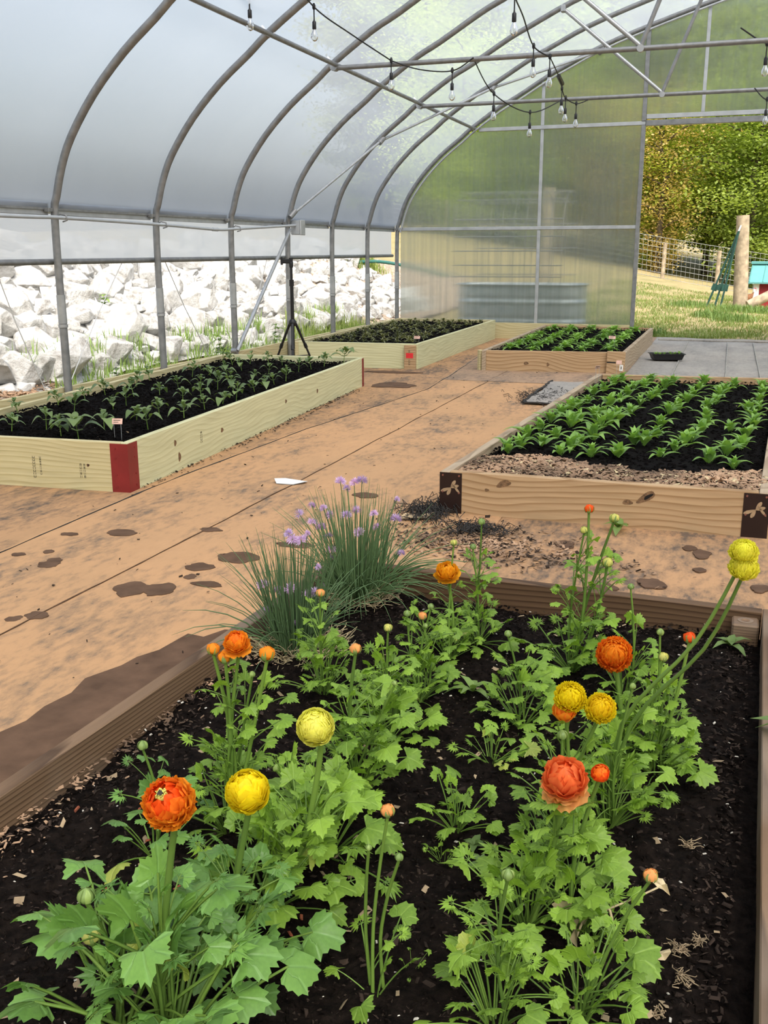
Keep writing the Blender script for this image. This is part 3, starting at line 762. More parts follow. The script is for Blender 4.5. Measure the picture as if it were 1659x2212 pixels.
for s in (-1, 1):
    t = thing('rollup_curtain', 'white plastic side curtain hanging rolled on a pipe' + ('' if s < 0 else ' at the opposite wall'), 'curtain', (s*5.26, 0, 1.3))
    mb = MB(); vs = []
    ny = 150
    for j in range(ny+1):
        y = -2.5 + 18.4*j/ny
        for k in range(7):
            z = .37*(1-k/6)
            near_top = k/6
            fold = .012*math.sin(y*9+2*math.sin(y*1.7)+z*6)*(.3+.7*abs(fbm(y*.8, 2)))
            vs.append((-s*0 + s*(.01+fold*(1-.4*near_top)), y, z))
    mb.add(vs, [(j*7+i, j*7+i+1, (j+1)*7+i+1, (j+1)*7+i) for j in range(ny) for i in range(6)], 0, True)
    mb.build('curtain_sheet', M['curtain'], t)
    MB().tube([(0, -2.5, 0), (0, 15.9, -.015)], .025, 10).build('roll_pipe', M['log'] if False else M['steel'], t)

# baseboards along the ground
def wood_board(name, A, B, z0, z1, th, side, mt, parent, base=(0,0,0), ext=0.0):
    """plank standing on edge from A to B (its outer face), thickness th towards 'side' (+1 left of A->B, -1 right)"""
    A = Vector((A[0], A[1], 0)); B = Vector((B[0], B[1], 0))
    d = B-A; L = d.length; ang = math.atan2(d.y, d.x)
    mb = MB().box((-L/2-ext, min(0, side*th), 0), (L/2+ext, max(0, side*th), z1-z0), 0, .003)
    c = (A+B)/2
    return mb.build(name, mt, parent, (c.x-base[0], c.y-base[1], z0-base[2]), (0, 0, ang))
tr = tag(link('baseboard_left', None), 'pale treated pine baseboard along the foot of the posts', 'baseboard', kind='structure')
for a, b in ((-2, 3.0), (3.0, 7.9), (7.9, 12.7), (12.7, 15.9)):
    wood_board('plank', (-5.225, a+.002), (-5.225, b-.002), -.02, .27, .038, 1, M['pine_warm'], tr)
tr = tag(link('baseboard_back', None), 'treated pine baseboard under the end wall panels', 'baseboard', kind='structure')
wood_board('plank', (-5.2, 15.86), (-1.42, 15.86), 0, .25, .038, 1, M['pine_warm'], tr)
wood_board('plank', (1.42, 15.86), (5.2, 15.86), 0, .25, .038, 1, M['pine_warm'], tr)

# ------------------------------------------------------------------ end wall
wb = tag(link('wall_back', None), 'hazy twin-wall polycarbonate end wall in a steel frame', 'wall', kind='structure')
def clip_panel(x0, x1, z0, z1):
    xsn = sorted(set([x0, x1] + [p[0] for p in ARC if x0 < p[0] < x1]))
    top = [(x, min(z1, arch_z(x)-.03)) for x in xsn]
    top = [p for p in top if p[1] > z0+.002]
    if len(top) < 2: return None
    poly = [(top[0][0], z0), (top[-1][0], z0)] + top[::-1]
    if abs(poly[-1][1]-z0) < .003: poly.pop()
    return poly
cols = [(-5.13,-2.905),(-2.855,-1.415)]
for s in (1, -1):
    for a, b in cols:
        for z0, z1 in ((.24,1.675),(1.72,3.135),(3.18,6.0)):
            x0, x1 = sorted((a*s, b*s)) if s == -1 else (a, b)
            pl = clip_panel(x0, x1, z0, z1)
            if pl:
                MB().prism(pl, 'y', 15.945, 15.955).build('polycarbonate_panel', M['panel'], wb)
for x0, x1 in ((-1.365,-.60),(-.55,.55),(.60,1.365)):
    MB().prism(clip_panel(x0, x1, 3.28, 6.0), 'y', 15.945, 15.955).build('polycarbonate_panel', M['panel'], wb)
def bar(name, lo, hi, mt='alu'): return MB().box(lo, hi, 0, .004).build(name, M[mt], wb)
for s in (1, -1):
    def X(a, b): return tuple(sorted((a*s, b*s)))
    x0, x1 = X(-5.16, -1.36)
    bar('cross_rail', (x0, 15.91, 1.672), (x1, 15.965, 1.723))
    x0, x1 = X(-3.86, -1.36)
    bar('cross_rail', (x0, 15.91, 3.132), (x1, 15.965, 3.185))
    x0, x1 = X(-2.905, -2.855)
    for z0, z1 in ((.0,1.67),(1.725,3.13),(3.187,arch_z(-2.9)-.03)):
        bar('mullion', (x0, 15.92, z0), (x1, 15.96, z1))
    x0, x1 = X(-1.42, -1.36)
    bar('door_post', (x0, 15.90, -.05), (x1, 15.97, 3.13), 'steel')
    bar('door_post', (x0, 15.90, 3.187), (x1, 15.97, arch_z(-1.4)-.04), 'steel')
    x0, x1 = X(-.60, -.55)
    bar('mullion', (x0, 15.92, 3.28), (x1, 15.96, arch_z(-.57)-.04))
bar('door_header', (-1.358, 15.89, 3.118), (1.358, 15.975, 3.195), 'steel')
bar('door_header', (-1.358, 15.915, 3.215), (1.358, 15.955, 3.278))
mb = MB()
for x, z in [(p[0], p[1]) for p in ARC[::2] if p[1] > 1.7]:
    pass
mb.tube([(x*.988, 15.89, z-.055) for x, z in ARC if z >= 1.7], .016, 6)
mb.build('film_lock_channel', M['alu'], wb)

# ------------------------------------------------------------------ purlins, ties and braces
def purlin(x, z, label):
    t = thing('purlin_pipe', label, 'pipe', (x, 0, z), 0, 'lengthwise roof pipes')
    MB().tube([(0, -2.5, 0), (0, 15.98, 0)], .0225, 10).build('pipe', M['steel'], t)
    for y in RIB_Y[1:-1]:
        mb = MB()
        pts = []
        for k in range(13):
            a = math.pi*(k/12*1.5 - .2)
            pts.append((-.02+.036*math.cos(a), .03*math.sin(a*.5), .025+.045*math.sin(a)))
        mb.tube(pts, .006, 5)
        mb.tube([(-.05, .02, .01), (-.12, .05, .09)], .012, 5)
        mb.build('pipe_clamp', M['clip'], t, (0, y, 0))
    return t
purlin(-3.925, 3.175, 'steel roof pipe running the length of the greenhouse over the pale beds')
purlin(3.925, 3.175, 'steel roof pipe along the opposite slope of the roof')
for i, y in ((3, 10.10), (5, 13.07)):
    near = 'nearer' if i == 3 else 'farther'
    t = thing('roof_truss', '%s horizontal steel tie with slanted struts spanning the arches' % near, 'truss', (0, y, 3.15), 0, 'roof trusses')
    MB().tube([(-3.98, 0, 0), (3.98, 0, 0)], .024, 10).build('tie_bar', M['steel'], t)
    for s in (-1, 1):
        MB().tube([(s*.95, 0, .02), (s*2.16, 0, arch_z(2.16)-3.15-.02)], .021, 8).build('strut', M['steel_light'], t)
        MB().tube([(s*.95, 0, .02), (s*.35, 0, arch_z(.35)-3.15-.03)], .021, 8).build('strut', M['steel'], t)
        MB().tube([(s*.95, -.03, 0), (s*.95, .03, 0)], .034, 10).build('strut_bracket', M['steel_light'], t)
        MB().tube([(s*3.95, -.04, .01), (s*3.95, .04, .01)], .04, 10).build('tie_bracket', M['steel_light'], t)
        MB().box((s*2.16-.03, -.04, arch_z(2.16)-3.15-.06), (s*2.16+.03, .04, arch_z(2.16)-3.15+.02), 0, .01).build('rib_bracket', M['steel_light'], t)
t = thing('wind_brace', 'thin bright steel brace climbing across the ribs towards the end wall', 'brace', (-5.1, 11.57, 1.8))
bp = [(-5.1,11.57,1.80),(-4.46,13.05,2.76),(-3.32,14.5,3.54),(-2.05,15.9,4.17)]
MB().tube([(a+5.1, b-11.57, c-1.8) for a, b, c in bp], .018, 8).build('brace_rod', M['steel_light'], t)
for a, b, c in bp:
    MB().tube([(a+5.08, b-11.57-.04, c-1.84), (a+5.12, b-11.57+.04, c-1.76)], .034, 8).build('brace_clamp', M['steel'], t)
t = thing('corner_brace', 'straight diagonal steel brace leaning against a post behind the tripod', 'brace', (-5.12, 10.03, 0))
MB().tube([(0, -.02, .30), (0, 1.50, 1.62)], .021, 8).build('brace_rod', M['steel_light'], t)
MB().tube([(-.07, -.02, .30), (.0, -.02, .30)], .03, 8).build('brace_clamp', M['steel'], t)

t = thing('conduit_pipe', 'sagging grey plastic conduit clipped across the posts', 'conduit', (-5.09, 0, 1.6))
pv = smooth_path([(0,-2.0,.03),(0,3.0,.03),(0,6.3,.03),(0,7.04,.034),(0,8.57,.012),(0,9.6,-.012),(0,10.1,.005),(0,11.62,.07)], 6)
MB().tube(pv, .015, 8).build('conduit', M['pvc'], t)
for y, z in ((7.04,.034),(8.57,.012),(10.1,.005)):
    MB().tube([(-.09,y,z+.0),(-.04,y,z+.03),(.015,y,z+.02),(.022,y,z-.02),(-.02,y,z-.03)], .006, 5).build('conduit_hook', M['steel'], t)
MB().tube([(0, 9.5, -.012), (0, 9.62, -.012)], .019, 8).build('coupling', M['pvc'], t)
t = thing('junction_box', 'grey electrical box where the conduit ends at a post', 'box', (-5.09, 11.68, 1.56))
MB().box((-.06, -.06, 0), (.06, .07, .17), 0, .008).build('box_body', M['pvc'], t)
MB().box((.055, -.065, -.005), (.075, .075, .175), 0, .006).build('box_cover', M['alu'], t)
# anti-billow cords outside the curtain
rp = [(6.3,1.62,7.04,.02),(7.04,.02,8.5,1.60),(8.7,1.6,9.95,.02),(10.6,.02,11.5,1.6),(11.7,1.6,12.5,.05)]
for i, (ya, za, yb, zb) in enumerate(rp):
    t = MB().tube([(-5.33, ya, za), (-5.36, (ya+yb)/2, (za+zb)/2), (-5.33, yb, zb)], .0045, 5).build('curtain_cord', M['rope'])
    tag(t, 'thin pale cord slanting outside the curtain, %s from the camera end' % ORD[i], 'cord', 'slanting curtain cords')

# ------------------------------------------------------------------ raised beds
def screw(mb, p, axis, r=.007):
    x, y, z = p
    if axis == 'x': mb.tube([(x, y, z), (x+.004, y, z)], r, 8)
    else: mb.tube([(x, y, z), (x, y-.004, z)], r, 8)

def soil_mesh(poly4, z, amp, nx, ny, mt, edge=.0, seed=0.0):
    """grid between four corners nl, nr, fr, fl"""
    nl, nr, fr, fl = [Vector((p[0], p[1], 0)) for p in poly4]
    mb = MB(); vs = []
    for j in range(ny+1):
        v = j/ny
        a = nl.lerp(fl, v); b = nr.lerp(fr, v)
        for i in range(nx+1):
            u = i/nx
            p = a.lerp(b, u)
            h = amp*(fbm(p.x*4+seed, p.y*4, seed) + .55*fbm(p.x*22, p.y*22, seed+5))
            dome = edge*(1 - min(1, min(u, 1-u, v, 1-v)*9))**2
            vs.append((p.x, p.y, z + h - dome))
    k = nx+1
    mb.add(vs, [(j*k+i, j*k+i+1, (j+1)*k+i+1, (j+1)*k+i) for j in range(ny) for i in range(nx)], 0, True)
    # skirt so that the soil is a body
    loop = [i for i in range(k)] + [j*k+nx for j in range(1, ny+1)] + [ny*k+i for i in range(nx-1, -1, -1)] + [j*k for j in range(ny-1, 0, -1)]
    sv = [vs[i] for i in loop] + [(vs[i][0], vs[i][1], .02) for i in loop]
    n = len(loop)
    mb.add(sv, [(i, n+i, n+(i+1) % n, (i+1) % n) for i in range(n)])
    return mb

def inset(c, th):
    nl, nr, fr, fl = [Vector((p[0], p[1])) for p in c]
    ctr = (nl+nr+fr+fl)/4
    out = []
    for p in (nl, nr, fr, fl):
        d = p-ctr
        out.append((p.x-math.copysign(th*1.02, d.x), p.y-math.copysign(th*1.02, d.y)))
    return out

def bed(name_label, corners, h, mats, th=.042, soil_z=None, soil_mat=None, amp=.012, res=(40, 110), soil_label='', lift=0.0):
    nl, nr, fr, fl = corners
    base = ((nl[0]+fr[0])/2, (nl[1]+fr[1])/2, 0)
    t = thing('raised_bed', name_label, 'raised bed', base)
    k = {}
    for nm, A, B, mt in (('near', nl, nr, mats[0]), ('right', nr, fr, mats[1]), ('far', fr, fl, mats[2]), ('left', fl, nl, mats[3])):
        A = Vector((A[0], A[1], 0)); B = Vector((B[0], B[1], 0))
        if nm in ('near', 'far'):
            d = (B-A).normalized(); A2 = A + d*(th+.001); B2 = B - d*(th+.001)
        else: A2, B2 = A, B
        k[nm] = wood_board('plank', A2, B2, lift, h, th, 1, mt, t, base)
    s = soil_mesh(inset(corners, th), soil_z, amp, res[0], res[1], soil_mat, .02)
    so = s.build('garden_soil', soil_mat)
    tag(so, soil_label, 'soil', kind='stuff')
    return t, base, so

LB = [(-4.78,4.80),(-3.243,4.90),(-3.55,9.775),(-5.10,9.675)]
BL = [(-4.99,11.29),(-3.452,11.40),(-3.485,15.74),(-5.09,15.74)]
RB = [(-1.394,5.037),(.262,5.042),(.52,9.80),(-1.136,9.64)]
BR = [(-2.69,11.46),(-1.068,11.66),(-1.04,15.50),(-2.70,15.68)]
FBK = [(-1.60,-.25),(.13,-.35),(.235,3.42),(-1.399,3.51)]
G_, W_, T_ = M['pine_green'], M['pine_warm'], M['pine_tan']
lb, lb0, lb_soil = bed('long pale raised bed with dark red corner plates beside the rock wall', LB, .30, (W_, G_, G_, W_), .042, .255, M['soil_black'], .018, (50, 130), 'black compost filling the long pale raised bed')
bl, bl0, bl_soil = bed('pale raised bed at the far end with a red-stickered corner block', BL, .30, (G_, G_, W_, W_), .042, .27, M['soil_black'], .014, (40, 80), 'black compost under the dusky seedlings at the far end')
rb, rb0, rb_soil = bed('tan raised bed with brown dragonfly corner plates', RB, .232, (T_, M['pine_old'], T_, M['pine_old']), .05, .19, M['soil_black'], .013, (50, 120), 'black compost between the leafy rows of the dragonfly bed')
br, br0, br_soil = bed('tan raised bed with a labelled corner block near the doorway', BR, .242, (T_, M['pine_old'], T_, M['pine_old']), .05, .215, M['soil_black'], .013, (40, 80), 'black compost under leafy rows near the doorway')
fb, fb0, fb_soil = bed('dark weathered timber raised bed full of ranunculus flowers', FBK, .20, (M['wood_dark'], M['wood_dark'], M['wood_oiled'], M['wood_dark']), .045, .118, M['soil'], .020, (150, 330), 'dark chunky soil in the flower bed')

# red corner plates on the long pale bed
def corner_plate(parent, base, P, da, db, w, h0, h1, mt, th=.003, screws=True, nm='corner_plate'):
    """L-shaped plate round the outer corner P; da, db run away from the corner along the two faces"""
    P = Vector((P[0], P[1], 0)); da = Vector((*da, 0)).normalized(); db = Vector((*db, 0)).normalized()
    mb = MB()
    o = P - da*th - db*th
    poly = [o, o + da*(w+th), o + da*(w+th) + db*th, P, o + db*(w+th) + da*th, o + db*(w+th)]
    if (da.x*db.y - da.y*db.x) < 0: poly = poly[::-1]
    mb.prism([(p.x-base[0], p.y-base[1]) for p in poly], 'z', h0, h1)
    pl = mb.build(nm, mt, parent)
    if screws:
        for d, o2 in ((da, db), (db, da)):
            for f in (.12, .36, .70, .9):
                z = h0 + (h1-h0)*f
                c = P + d*(w*.72) - o2*th
                m2 = MB().tube([(c.x-base[0], c.y-base[1], z), (c.x-base[0]-o2.x*.003, c.y-base[1]-o2.y*.003, z)], .0065, 8)
                m2.build('screw', M['red_metal'] if mt is M['red_metal'] else M['screw'], pl)
    return pl
def dirv(a, b): return (b[0]-a[0], b[1]-a[1])
corner_plate(lb, lb0, LB[1], dirv(LB[1], LB[0]), dirv(LB[1], LB[2]), .112, 0, .293, M['red_metal'])
corner_plate(lb, lb0, LB[2], dirv(LB[2], LB[3]), dirv(LB[2], LB[1]), .055, 0, .293, M['red_metal'])
# brown dragonfly plates
def dragonfly(parent, base, P, da, outward, w, h1, flip):
    P = Vector((P[0], P[1], 0)); da = Vector((*da, 0)).normalized(); n = Vector((*outward, 0)).normalized()
    def tri(pts, nm):
        lo = [P + da*(w*a) + n*.0035 + Vector((0, 0, h1*b)) for a, b in pts]
        hi = [q + n*.0012 for q in lo]
        k = len(pts)
        vs = [(q.x-base[0], q.y-base[1], q.z) for q in lo+hi]
        fs = [tuple(range(k)), tuple(range(2*k-1, k-1, -1))] + [(i, k+i, k+(i+1) % k, (i+1) % k) for i in range(k)]
        MB().add(vs, fs).build(nm, M['tan_inlay'], parent)
    def petal_shape(cx, cy, ang, ln, wd):
        ca, sa = math.cos(ang), math.sin(ang); out = []
        prof = [(0,.15),(.3,.7),(.65,1),(.9,.6),(1,0),(.9,-.6),(.65,-1),(.3,-.7),(0,-.15)]
        for u, v in prof:
            a, b = u*ln, v*wd
            out.append((cx + (a*ca - b*sa), cy + (a*sa + b*ca)*.48))
        return out
    f = -1 if flip else 1
    def S(pts): return [((p[0] if not flip else 1-p[0]), p[1]) for p in pts]
    cx, cy = .55, .64
    tri(S(petal_shape(cx, cy+.10, math.radians(-52), .62, .055)), 'dragonfly_body')
    for a, l in ((62, .44), (20, .40), (203, .52), (247, .42)):
        tri(S(petal_shape(cx-.05, cy, math.radians(a), l, .085)), 'dragonfly_wing')
for P, da, flip in ((RB[0], dirv(RB[0], RB[1]), False), (RB[1], dirv(RB[1], RB[0]), False)):
    o = dirv(RB[3], RB[0])
    db = dirv(RB[0], RB[3]) if P is RB[0] else dirv(RB[1], RB[2])
    cp = corner_plate(rb, rb0, P, da, db, .118, 0.0, .226, M['brown_metal'], .0035, False)
    dragonfly(cp, rb0, P, da, o, .118, .226, P is RB[1])
    dn = Vector((*da, 0)).normalized(); on_ = Vector((*o, 0)).normalized()
    for a, z in ((.12,.212),(.88,.212),(.12,.122),(.88,.118)):
        c = Vector((P[0], P[1], z)) + dn*(.118*a) + on_*.003
        MB().tube([(c.x-rb0[0], c.y-rb0[1], z), (c.x-rb0[0]+on_.x*.004, c.y-rb0[1]+on_.y*.004, z)], .0055, 8).build('screw', M['screw'], cp)
# corner blocks
def block(parent, base, P, da, out, w, th, h0, h1, mt, tilt=0.0):
    A = Vector((P[0], P[1], 0)); d = Vector((*da, 0)).normalized(); o = Vector((*out, 0)).normalized()
    c = A + d*w/2 + o*(th/2+.001)
    mb = MB().box((-w/2, -th/2, 0), (w/2, th/2, h1-h0), 0, .004)
    return mb.build('corner_block', mt, parent, (c.x-base[0], c.y-base[1], h0), (0, tilt, math.atan2(d.y, d.x)))
q = block(bl, bl0, (BL[1][0]-.155, BL[1][1]-.012), dirv(BL[0], BL[1]), dirv(BL[3], BL[0]), .138, .05, 0, .285, M['pine_tan'])
MB().box((-.045, -.0265, .135), (.042, -.0255, .195)).build('red_sticker', M['red_sticker'], q)
def glyphs(parent, x, y, z0, z1, n, w, mt, seed, nm='ink_stamp'):
    """a column of small worn stamped characters that cannot be read"""
    r = rng(seed); mb = MB(); s = (z1-z0)/n
    for i in range(n):
        z = z0 + s*i
        k = r.choice((0, 1, 2))
        for a in range(2 if k else 3):
            u = -w/2 + w*(a/(1.0 if k else 2.0)) 
            mb.box((x+u-w*.10, y-.0006, z+s*.12), (x+u+w*.10, y, z+s*.86))
        if k != 1: mb.box((x-w/2, y-.0006, z+s*(.12 if k else .7)), (x+w/2, y, z+s*(.28 if k else .86)))
    return mb.build(nm, mt, parent)
glyphs(q, -.005, -.0255, .05, .118, 5, .016, M['print'], 1)
glyphs(q, -.005, -.0255, .20, .232, 2, .016, M['print'], 2)
q = block(br, br0, (BR[1][0]-.205, BR[1][1]-.03), dirv(BR[0], BR[1]), dirv(BR[3], BR[0]), .205, .045, 0, .255, M['pine_tan'], .02)
MB().box((-.10, -.0240, .125), (.0, -.0230, .14)).build('black_tape_strip', M['black_plastic'], q)
MB().box((.045, -.0240, .04), (.085, -.0230, .11)).build('white_sticker', M['white_label'], q)
MB().box((.058, -.0246, .06), (.070, -.0240, .09)).build('sticker_print', M['print'], q)
block(br, br0, (BR[0][0]-.03, BR[0][1]+.02), (.3, .3), (-.3, .3), .05, .05, 0, .24, M['pine_warm'])
# stump post inside the flower bed's far corner
q = thing('corner_stake', 'short weathered timber stake inside the flower bed corner', 'stake', (.135, 3.325, .05))
MB().box((-.042, -.042, 0), (.042, .042, .135), 0, .006).build('stake_post', M['wood_dark'], q)
for a in range(2): MB().tube([(-.0,0,.134),(0,0,.1365)], .026-.012*a, 12).build('growth_ring', M['knot'] if a else M['wood_dark'], q, (0,0,.0006*a))

# board details: knots, stamps
near_rb = [c for c in rb.children if c.name.startswith('plank')][0]
L_rb = (Vector(RB[1])-Vector(RB[0])).length
def knot(parent, x, z, a, b, y=-.0008, hole=False, tilt=0.0, core=None):
    def disc(a, b, depth, mt, nm):
        n = 16; vs = []
        for yy in (0, depth):
            for k in range(n):
                t = 2*math.pi*k/n; q = 1+.13*math.sin(3*t+a*90)
                u, w = a*q*math.cos(t), b*q*math.sin(t)
                vs.append((u*math.cos(tilt)-w*math.sin(tilt), yy, u*math.sin(tilt)+w*math.cos(tilt)))
        fs = [tuple(range(n)), tuple(range(2*n-1, n-1, -1))]+[(i, n+i, n+(i+1) % n, (i+1) % n) for i in range(n)]
        return MB().add(vs, fs).build(nm, mt, parent, (x, y, z))
    disc(a, b, .002, M['knot'], 'knot')
    if hole:
        o = disc(a*.5, b*.42, .003, M['hole'], 'knot_hole'); o.location = (x+a*.2, y-.0012, z+b*.2)
knot(near_rb, -L_rb/2+.345, .185, .040, .018, tilt=.35)
knot(near_rb, -L_rb/2+.255, .145, .012, .008)
knot(near_rb, -L_rb/2+1.075, .168, .052, .020, hole=True, tilt=.6)
knot(near_rb, -L_rb/2+.985, .135, .026, .014)
lbk = [c for c in lb.children if c.name.startswith('plank')]
Lr = (Vector(LB[2])-Vector(LB[1])).length; Ln = (Vector(LB[1])-Vector(LB[0])).length
for x, z, a, b in ((.65,.09,.018,.030),(.60,.19,.016,.020),(1.32,.15,.022,.016),(2.6,.17,.02,.016),(3.4,.15,.02,.02)):
    knot(lbk[1], -Lr/2+x, z, a, b)
knot(lbk[0], Ln/2-.265, .155, .010, .009, hole=True)
glyphs(lbk[0], Ln/2-.63, -.001, .06, .195, 8, .014, M['print'], 5)
glyphs(lbk[0], Ln/2-.585, -.001, .08, .195, 8, .008, M['print'], 6)
glyphs(lbk[0], Ln/2-.315, -.001, .075, .165, 5, .010, M['print'], 7)
glyphs(lbk[0], Ln/2-.290, -.001, .075, .165, 5, .009, M['print'], 8)
glyphs(lbk[1], -Lr/2+.98, -.001, .12, .20, 5, .02, M['print'], 9)
brn = [c for c in br.children if c.name.startswith('plank')][0]
knot(brn, -.30, .10, .028, .018); knot(brn, -.05, .09, .016, .022)

# ------------------------------------------------------------------ loose cover: chips, shells, straw
def chips(name, spots, mt, size, seed, parent=None, flat=.25):
    """spots: list of (x, y, z); one joined mesh of small splinters"""
    r = rng(seed); mb = MB(); vs_all = []; fs_all = []
    for (x, y, z) in spots:
        a = size*r.uniform(.5, 1.6); b = a*r.uniform(.25, .6); c = a*flat*r.uniform(.4, 1)
        q = Matrix.Rotation(r.uniform(0, 6.28), 3, 'Z') @ Matrix.Rotation(r.gauss(0, .35), 3, 'X') @ Matrix.Rotation(r.gauss(0, .3), 3, 'Y')
        k = len(vs_all)
        for p in ((-a,-b*.6,0),(a*.7,-b,0),(a,b*.5,0),(-a*.6,b,0),(-a*.7,-b*.4,c),(a*.6,-b*.5,c),(a*.6,b*.4,c),(-a*.5,b*.6,c)):
            w = q @ Vector(p); vs_all.append((x+w.x, y+w.y, z+w.z))
        fs_all += [tuple(k+i for i in f) for f in ((4,5,6,7),(0,1,5,4),(1,2,6,5),(2,3,7,6),(3,0,4,7))]
    mb.add(vs_all, fs_all)
    o = mb.build(name, mt, parent)
    o['kind'] = 'stuff'
    return o
def soil_h(x, y, z, amp, seed=0.0):
    return z + amp*(fbm(x*4+seed, y*4, seed) + .55*fbm(x*22, y*22, seed+5))
def in_front_bed(r, ymin=.75):
    y = ymin + (3.40-ymin)*r.random()**1.25
    x0 = -1.36+(-.098/2)*(3.4-y)*.9; x1 = .17-.04*(3.4-y)
    return x0+(x1-x0)*r.random(), y
r = rng(21)
def fspots(n, dz=.0, ymin=.75):
    out = []
    for _ in range(n):
        x, y = in_front_bed(r, ymin); out.append((x, y, soil_h(x, y, .118, .020)+dz))
    return out
chips('bark_chips', fspots(16000, -.002), M['chip_dark'], .0050, 31, fb_soil)
chips('bark_chips', fspots(2200, 0), M['chip_dark'], .009, 36, fb_soil)
chips('soil_clods', fspots(9000, -.002), M['soil'], .0065, 37, fb_soil, .9)
chips('shell_bits', fspots(300, .001), M['chip_pale'], .0040, 32, fb_soil, .6)
chips('straw_bits', fspots(260, .001), M['straw_bit'], .012, 33, fb_soil, .12)
chips('brick_crumbs', [(-1.0+.35*r.gauss(0, .6), 1.6+.35*r.gauss(0, .8), .125) for _ in range(26)], M['brick_bit'], .009, 34, fb_soil, .6)
ls = []
for _ in range(900):
    v = r.random()**1.5*.5; u = r.random()
    x = -1.34-.08*v + .0; y = 1.2+2.2*r.random()
    ls.append((-1.395-.05*(3.4-y)+abs(r.gauss(0, .06)), y, .121))
chips('mulch_edge', ls, M['chip'], .007, 35, fb_soil)
# mulch strip across the near end of the dragonfly bed
ms = []
for _ in range(9000):
    u = r.random(); v = r.random()
    x = -1.33+1.57*u; y = 5.09+.72*v*(.72+.28*fbm(u*4, 3)+.15*math.sin(u*7))
    ms.append((x+.05*v, y, .195+.035*math.sin(min(1, v*1.2)*math.pi)*(.6+.6*fbm(x*5, y*5)) + r.uniform(-.004, .014)))
mo = chips('wood_chip_mulch', ms, M['chip'], .020, 41, None, .22)
tag(mo, 'light brown wood chip mulch across the near end of the dragonfly bed', 'mulch', kind='stuff')
chips('dark_chips', [ms[i] for i in range(0, 9000, 3)], M['chip_dark'], .014, 42, mo, .3)
chips('pale_chips', [(a, b, c+.004) for a, b, c in ms[1::16]], M['straw'], .016, 43, mo, .2)
for so, c, z, amp, n in ((lb_soil, LB, .255, .018, 9000), (rb_soil, RB, .19, .013, 5000), (bl_soil, BL, .27, .014, 2500), (br_soil, BR, .215, .013, 2500)):
    q = inset(c, .05); sp = []
    for _ in range(n):
        u, v = r.random(), r.random()**1.4
        x = (q[0][0]*(1-u)+q[1][0]*u)*(1-v)+(q[3][0]*(1-u)+q[2][0]*u)*v
        y = (q[0][1]*(1-u)+q[1][1]*u)*(1-v)+(q[3][1]*(1-u)+q[2][1]*u)*v
        sp.append((x, y, soil_h(x, y, z, amp)))
    chips('compost_crumbs', sp, M['soil_black'], .012, 50+n % 7, so, .8)
    chips('pale_flecks', sp[::90], M['straw_bit'], .008, 60+n % 7, so, .4)
# litter on the fabric
ls = [(-1.15+.22*r.gauss(0, 1), 4.55+.14*r.gauss(0, 1), .011) for _ in range(700)] + [(-.85+.3*r.gauss(0, 1), 4.35+.1*r.gauss(0, 1), .011) for _ in range(350)]
o = chips('wood_litter', ls, M['chip'], .011, 71, None, .2); tag(o, 'scattered wood litter on the fabric below the dragonfly bed', 'litter', kind='stuff')
chips('dark_litter', [(x+.03, y+.02, z) for x, y, z in ls[::2]], M['chip_dark'], .011, 72, o, .2)
ls = [(r.uniform(-3.4, -1.2), r.uniform(2.5, 12), .011) for _ in range(260)]
o = chips('floor_crumbs', ls, M['chip_dark'], .007, 73, None, .3); tag(o, 'tiny dark crumbs strewn over the orange fabric', 'crumbs', kind='stuff')
ls = [(-3.26+.05*r.gauss(0, 1)-.06*(y-4.9), y, .010) for y in [5+4.5*r.random() for _ in range(700)]]
o = chips('soil_spill', ls, M['chip_dark'], .009, 74, None, .3); tag(o, 'soil crumbs spilled along the foot of the long pale bed', 'soil', kind='stuff')
# frayed black fabric edge near the doorway bed
def fray(label, cx, cy, n, sx, sy, seed, h=.03):
    r = rng(seed); mb = MB()
    for _ in range(n):
        x, y = cx+r.gauss(0, sx), cy+r.gauss(0, sy)
        a = r.uniform(0, 6.28); l = r.uniform(.03, .10)
        mb.tube([(x, y, .007), (x+l*.5*math.cos(a), y+l*.5*math.sin(a), .014+h*r.random()), (x+l*math.cos(a+.5), y+l*math.sin(a+.5), .016+h*.5*r.random())], .0022, 3, cap=False)
    tag(mb.build('frayed_fabric', M['fab_black']), label, 'fabric', kind='stuff')
fray('black frayed threads of torn ground fabric before the doorway bed', -1.62, 9.55, 260, .14, .22, 3)
fray('black frayed fabric tuft at the dragonfly bed corner', -1.44, 4.98, 260, .07, .10, 4, .05)
fray('tangled dark threads lying in the wood litter', -1.12, 4.72, 160, .08, .05, 6, .04)
mb = MB(); vs = []
for j in range(13):
    for i in range(13):
        u, v = i/12, j/12
        x = -1.72+.62*u + .06*fbm(v*3, u*2, 4); y = 9.0+1.6*v+.08*fbm(u*3, 2)
        vs.append((x, y, .022+.02*abs(fbm(u*3, v*3))*(1-u)))
mb.add(vs, [(j*13+i, j*13+i+1, (j+1)*13+i+1, (j+1)*13+i) for j in range(12) for i in range(12)], 0, True)
mb.build('fabric_sheet', M['fab_grey'], floor)
mb = MB()
mb.tube([(-1.72+.03*fbm(k*.7, 1), 8.98+1.6*k/24, .028) for k in range(25)], .014, 5)
mb.tube([(-1.70+.6*k/12, 8.985+.03*fbm(k*.6, 2), .026) for k in range(13)], .010, 5)
mb.build('torn_fabric_edge', M['fab_black'], floor)
